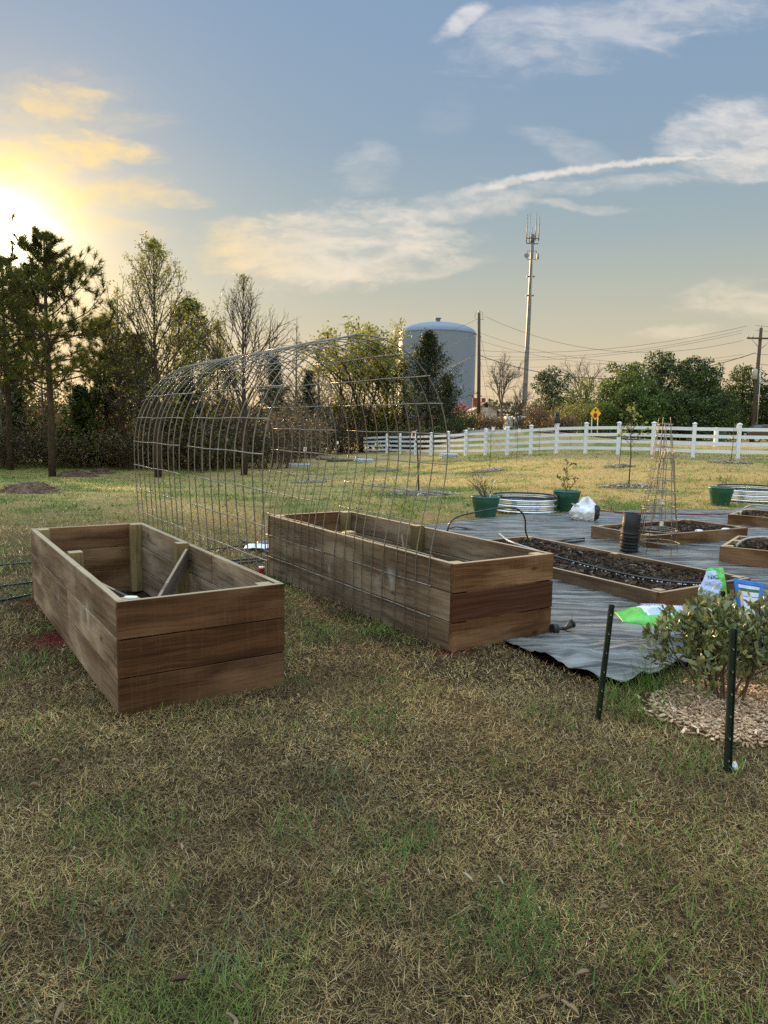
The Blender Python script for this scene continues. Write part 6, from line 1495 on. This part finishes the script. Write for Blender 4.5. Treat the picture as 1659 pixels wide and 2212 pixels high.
s2 = G(1571, 1672); stake(s2, PT(1584, 1358, s2[1]+.02), 'green steel stake with holes, nearest, in front of the shrub', .024)
s3 = G(1556, 1462); stake(s3, PT(1560, 1277, s3[1]), 'dark steel stake half hidden behind the shrub', .024)

def bush():
    c = G(1562, 1520); root = thing('evergreen_shrub', 'leafy grey green shrub with highlights painted as pale leaves growing out of wood chips', 'shrub', c); t = Tree(555); r = t.r
    stems = []
    for i in range(15):
        a = i*2.4+.3*r.randn(); el = R(60+28*r.rand()); L = .36+.14*r.rand(); q = .10*math.sqrt(r.rand())
        t.rec((q*math.cos(a), q*math.sin(a), -.02), (math.cos(a)*math.cos(el), math.sin(a)*math.cos(el)*.8, math.sin(el)), L, .0075, 1, 3, [0, 5, 4], [0, R(34), R(40)], .52, .03, .09, .0022, twl=99)
    t.mb.build('stems', 'twig', root)
    P = np.array([q for q, _ in t.twigpts]+[q for q, _ in t.tips]); D = np.array([d for _, d in t.twigpts]+[d for _, d in t.tips]); keep = (P[:, 2] > .13); P, D = P[keep], D[keep]
    n = 3000; i = r.randint(len(P), size=n); P = P[i]+r.randn(n, 3)*.016; D = D[i]
    sc = np.array([1.0, 1.0, 1.0]); P = P*sc
    d = D*.55+r.randn(n, 3)*.55+np.array([0, 0, .30]); d /= np.linalg.norm(d, axis=1)[:, None]; e = np.cross(d, r.randn(n, 3)); e /= np.linalg.norm(e, axis=1)[:, None]; nn = np.cross(d, e)
    L = .047*(.6+.7*r.rand(n)); W = L*.42
    cs = []
    for tt, ww, bend in ((0, .12, 0), (.3, .85, .02), (.6, 1.0, .03), (.85, .6, .0), (1, .06, -.05)):
        c0 = P+d*(L*tt)[:, None]+nn*(L*bend)[:, None]
        cs += [c0+e*(W*ww*.5)[:, None]+nn*(L*.05*ww)[:, None], c0, c0-e*(W*ww*.5)[:, None]+nn*(L*.05*ww)[:, None]]
    V = np.stack(cs, 1).reshape(-1, 3); b = (np.arange(n)*15)[:, None]; F = np.concatenate([b+np.array([[3*k+j, 3*k+j+1, 3*k+j+4, 3*k+j+3]]) for k in range(4) for j in range(2)])
    cols = np.array([(.14, .158, .055), (.18, .198, .072), (.105, .122, .044), (.42, .41, .18)])[r.choice(4, n, p=[.36, .30, .24, .10])]*(.75+.5*r.rand(n, 1))  # pale yellow leaves stand for sunlit highlights, put into the colour
    o = link_obj('foliage', np_mesh('foliage', V, [F], 'bush_leaf', True, np.repeat(cols, 15, 0)), root)
bush()
def small_things():
    c = G(1215, 1366, .02); root = thing('valve_fitting', 'black plastic irrigation fitting on the cloth beside the timber box', 'fitting', c, R(20)); b = MB()
    b.tube([(-.09, 0, .03), (-.05, 0, .03)], .038, 14); b.tube([(-.05, 0, .03), (.02, .01, .025)], .014, 8); b.build('coupling', 'rubber', root)
    b = MB(); b.tube([(.01, 0, .02), (.05, .01, .035), (.085, .02, .05)], [.010, .018, .030], 12); b.tube([(.085, .02, .05), (.10, .022, .055)], .032, 14); b.build('nozzle', 'rubber', root)
    b = MB(); b.tube([(.0, -.01, .02), (.06, -.05, .008), (.13, -.06, .008), (.17, -.04, .008), (.12, -.03, .01)], .0035, 5); b.tube([(.09, .02, .07), (.085, .01, .14)], .0015, 4); b.build('thin_tube', 'rubber', root)
    c = G(565, 1237); root = thing('red_can', 'red spray can cap on the grass beside the long timber box', 'can', c); b = MB(); b.lathe([(.028, 0), (.03, .005), (.03, .05)], 18); b.build('body', 'red_cap', root); b = MB(); b.lathe([(.0295, .05), (.030, .058), (.024, .064), (.001, .066)], 18); b.build('lid', 'bag_white', root)
    # scrap of white sheet and dark cloth behind the left end of the long box
    c = G(560, 1188); n = 14; V = [(c[0]-.16+.34*j/n, c[1]-.14+.30*i/n, .03+.035*float(fbm(j*.4+3, i*.4, 3))) for i in range(n+1) for j in range(n+1)]; F = [(i*(n+1)+j, i*(n+1)+j+1, (i+1)*(n+1)+j+1, (i+1)*(n+1)+j) for i in range(n) for j in range(n)]
    o = link_obj('plastic_scrap', np_mesh('plastic_scrap', np.array(V), [np.array(F)], 'bag_white', True)); o.modifiers.new('t', 'SOLIDIFY').thickness = .002; tag(o, 'white plastic scrap at the far left corner of the long box', 'plastic')
    c = G(527, 1178); b = MB(); b.tube([c+np.array([-.06, .02, .07]), c+np.array([0, 0, .04]), c+np.array([.10, -.03, .02])], [.006, .014, .016], 7); o = b.build('hose_connector', 'rubber'); tag(o, 'dark hose connector sticking up beside the white plastic scrap', 'fitting')
    # crumpled white bit at the foot of the near stake
    c = G(1585, 1668); b = MB(); r = np.random.RandomState(2); V = []
    for i in range(7):
        for j in range(10):
            ph = math.pi*i/6; a = 6.28*j/10; q = .014*(1+.5*r.rand()); V.append((c[0]+q*math.sin(ph)*math.cos(a)*.8, c[1]+q*math.sin(ph)*math.sin(a), .03+1.1*q*math.cos(ph)))
    F = [(i*10+j, (i+1)*10+j, (i+1)*10+(j+1) % 10, i*10+(j+1) % 10) for i in range(6) for j in range(10)]; b.add(V, F, smooth=False); o = b.build('paper_scrap', 'bag_white'); tag(o, 'crumpled white scrap at the foot of the nearest stake', 'scrap')
    # bits on the soil of the dry bed
    q = bed4
    for fx, fy, s_, lb in ((.60, .18, .045, 'pale stone on the dry soil of the bed behind the cages'), (.86, .14, .05, 'pale leaf scrap at the right end of the dry soil bed')):
        p = q[0]+q[1]*q[3]*fx+q[2]*q[4]*fy+np.array([0, 0, q[5]+.13]); b = MB(); b.lathe([(.001, .03), (s_*.7, .025), (s_, .01), (s_*.8, -.01)], 9, sx=1.3, c=p, smooth=False); o = b.build('pale_stone', 'litter' if False else 'tag_white'); tag(o, lb, 'stone')
    p = q[0]+q[1]*.02+q[2]*(q[4]*.55)+np.array([.12, .05, q[5]+.13]); b = MB(); b.lathe([(.001, .07), (.05, .06), (.075, .03), (.07, -.02)], 9, c=p, smooth=False); o = b.build('grey_stone', 'mulch_grey' if False else 'bark_pale'); tag(o, 'round grey stone in the left corner of the dry soil bed', 'stone')
small_things()
print('objects', len(bpy.data.objects))
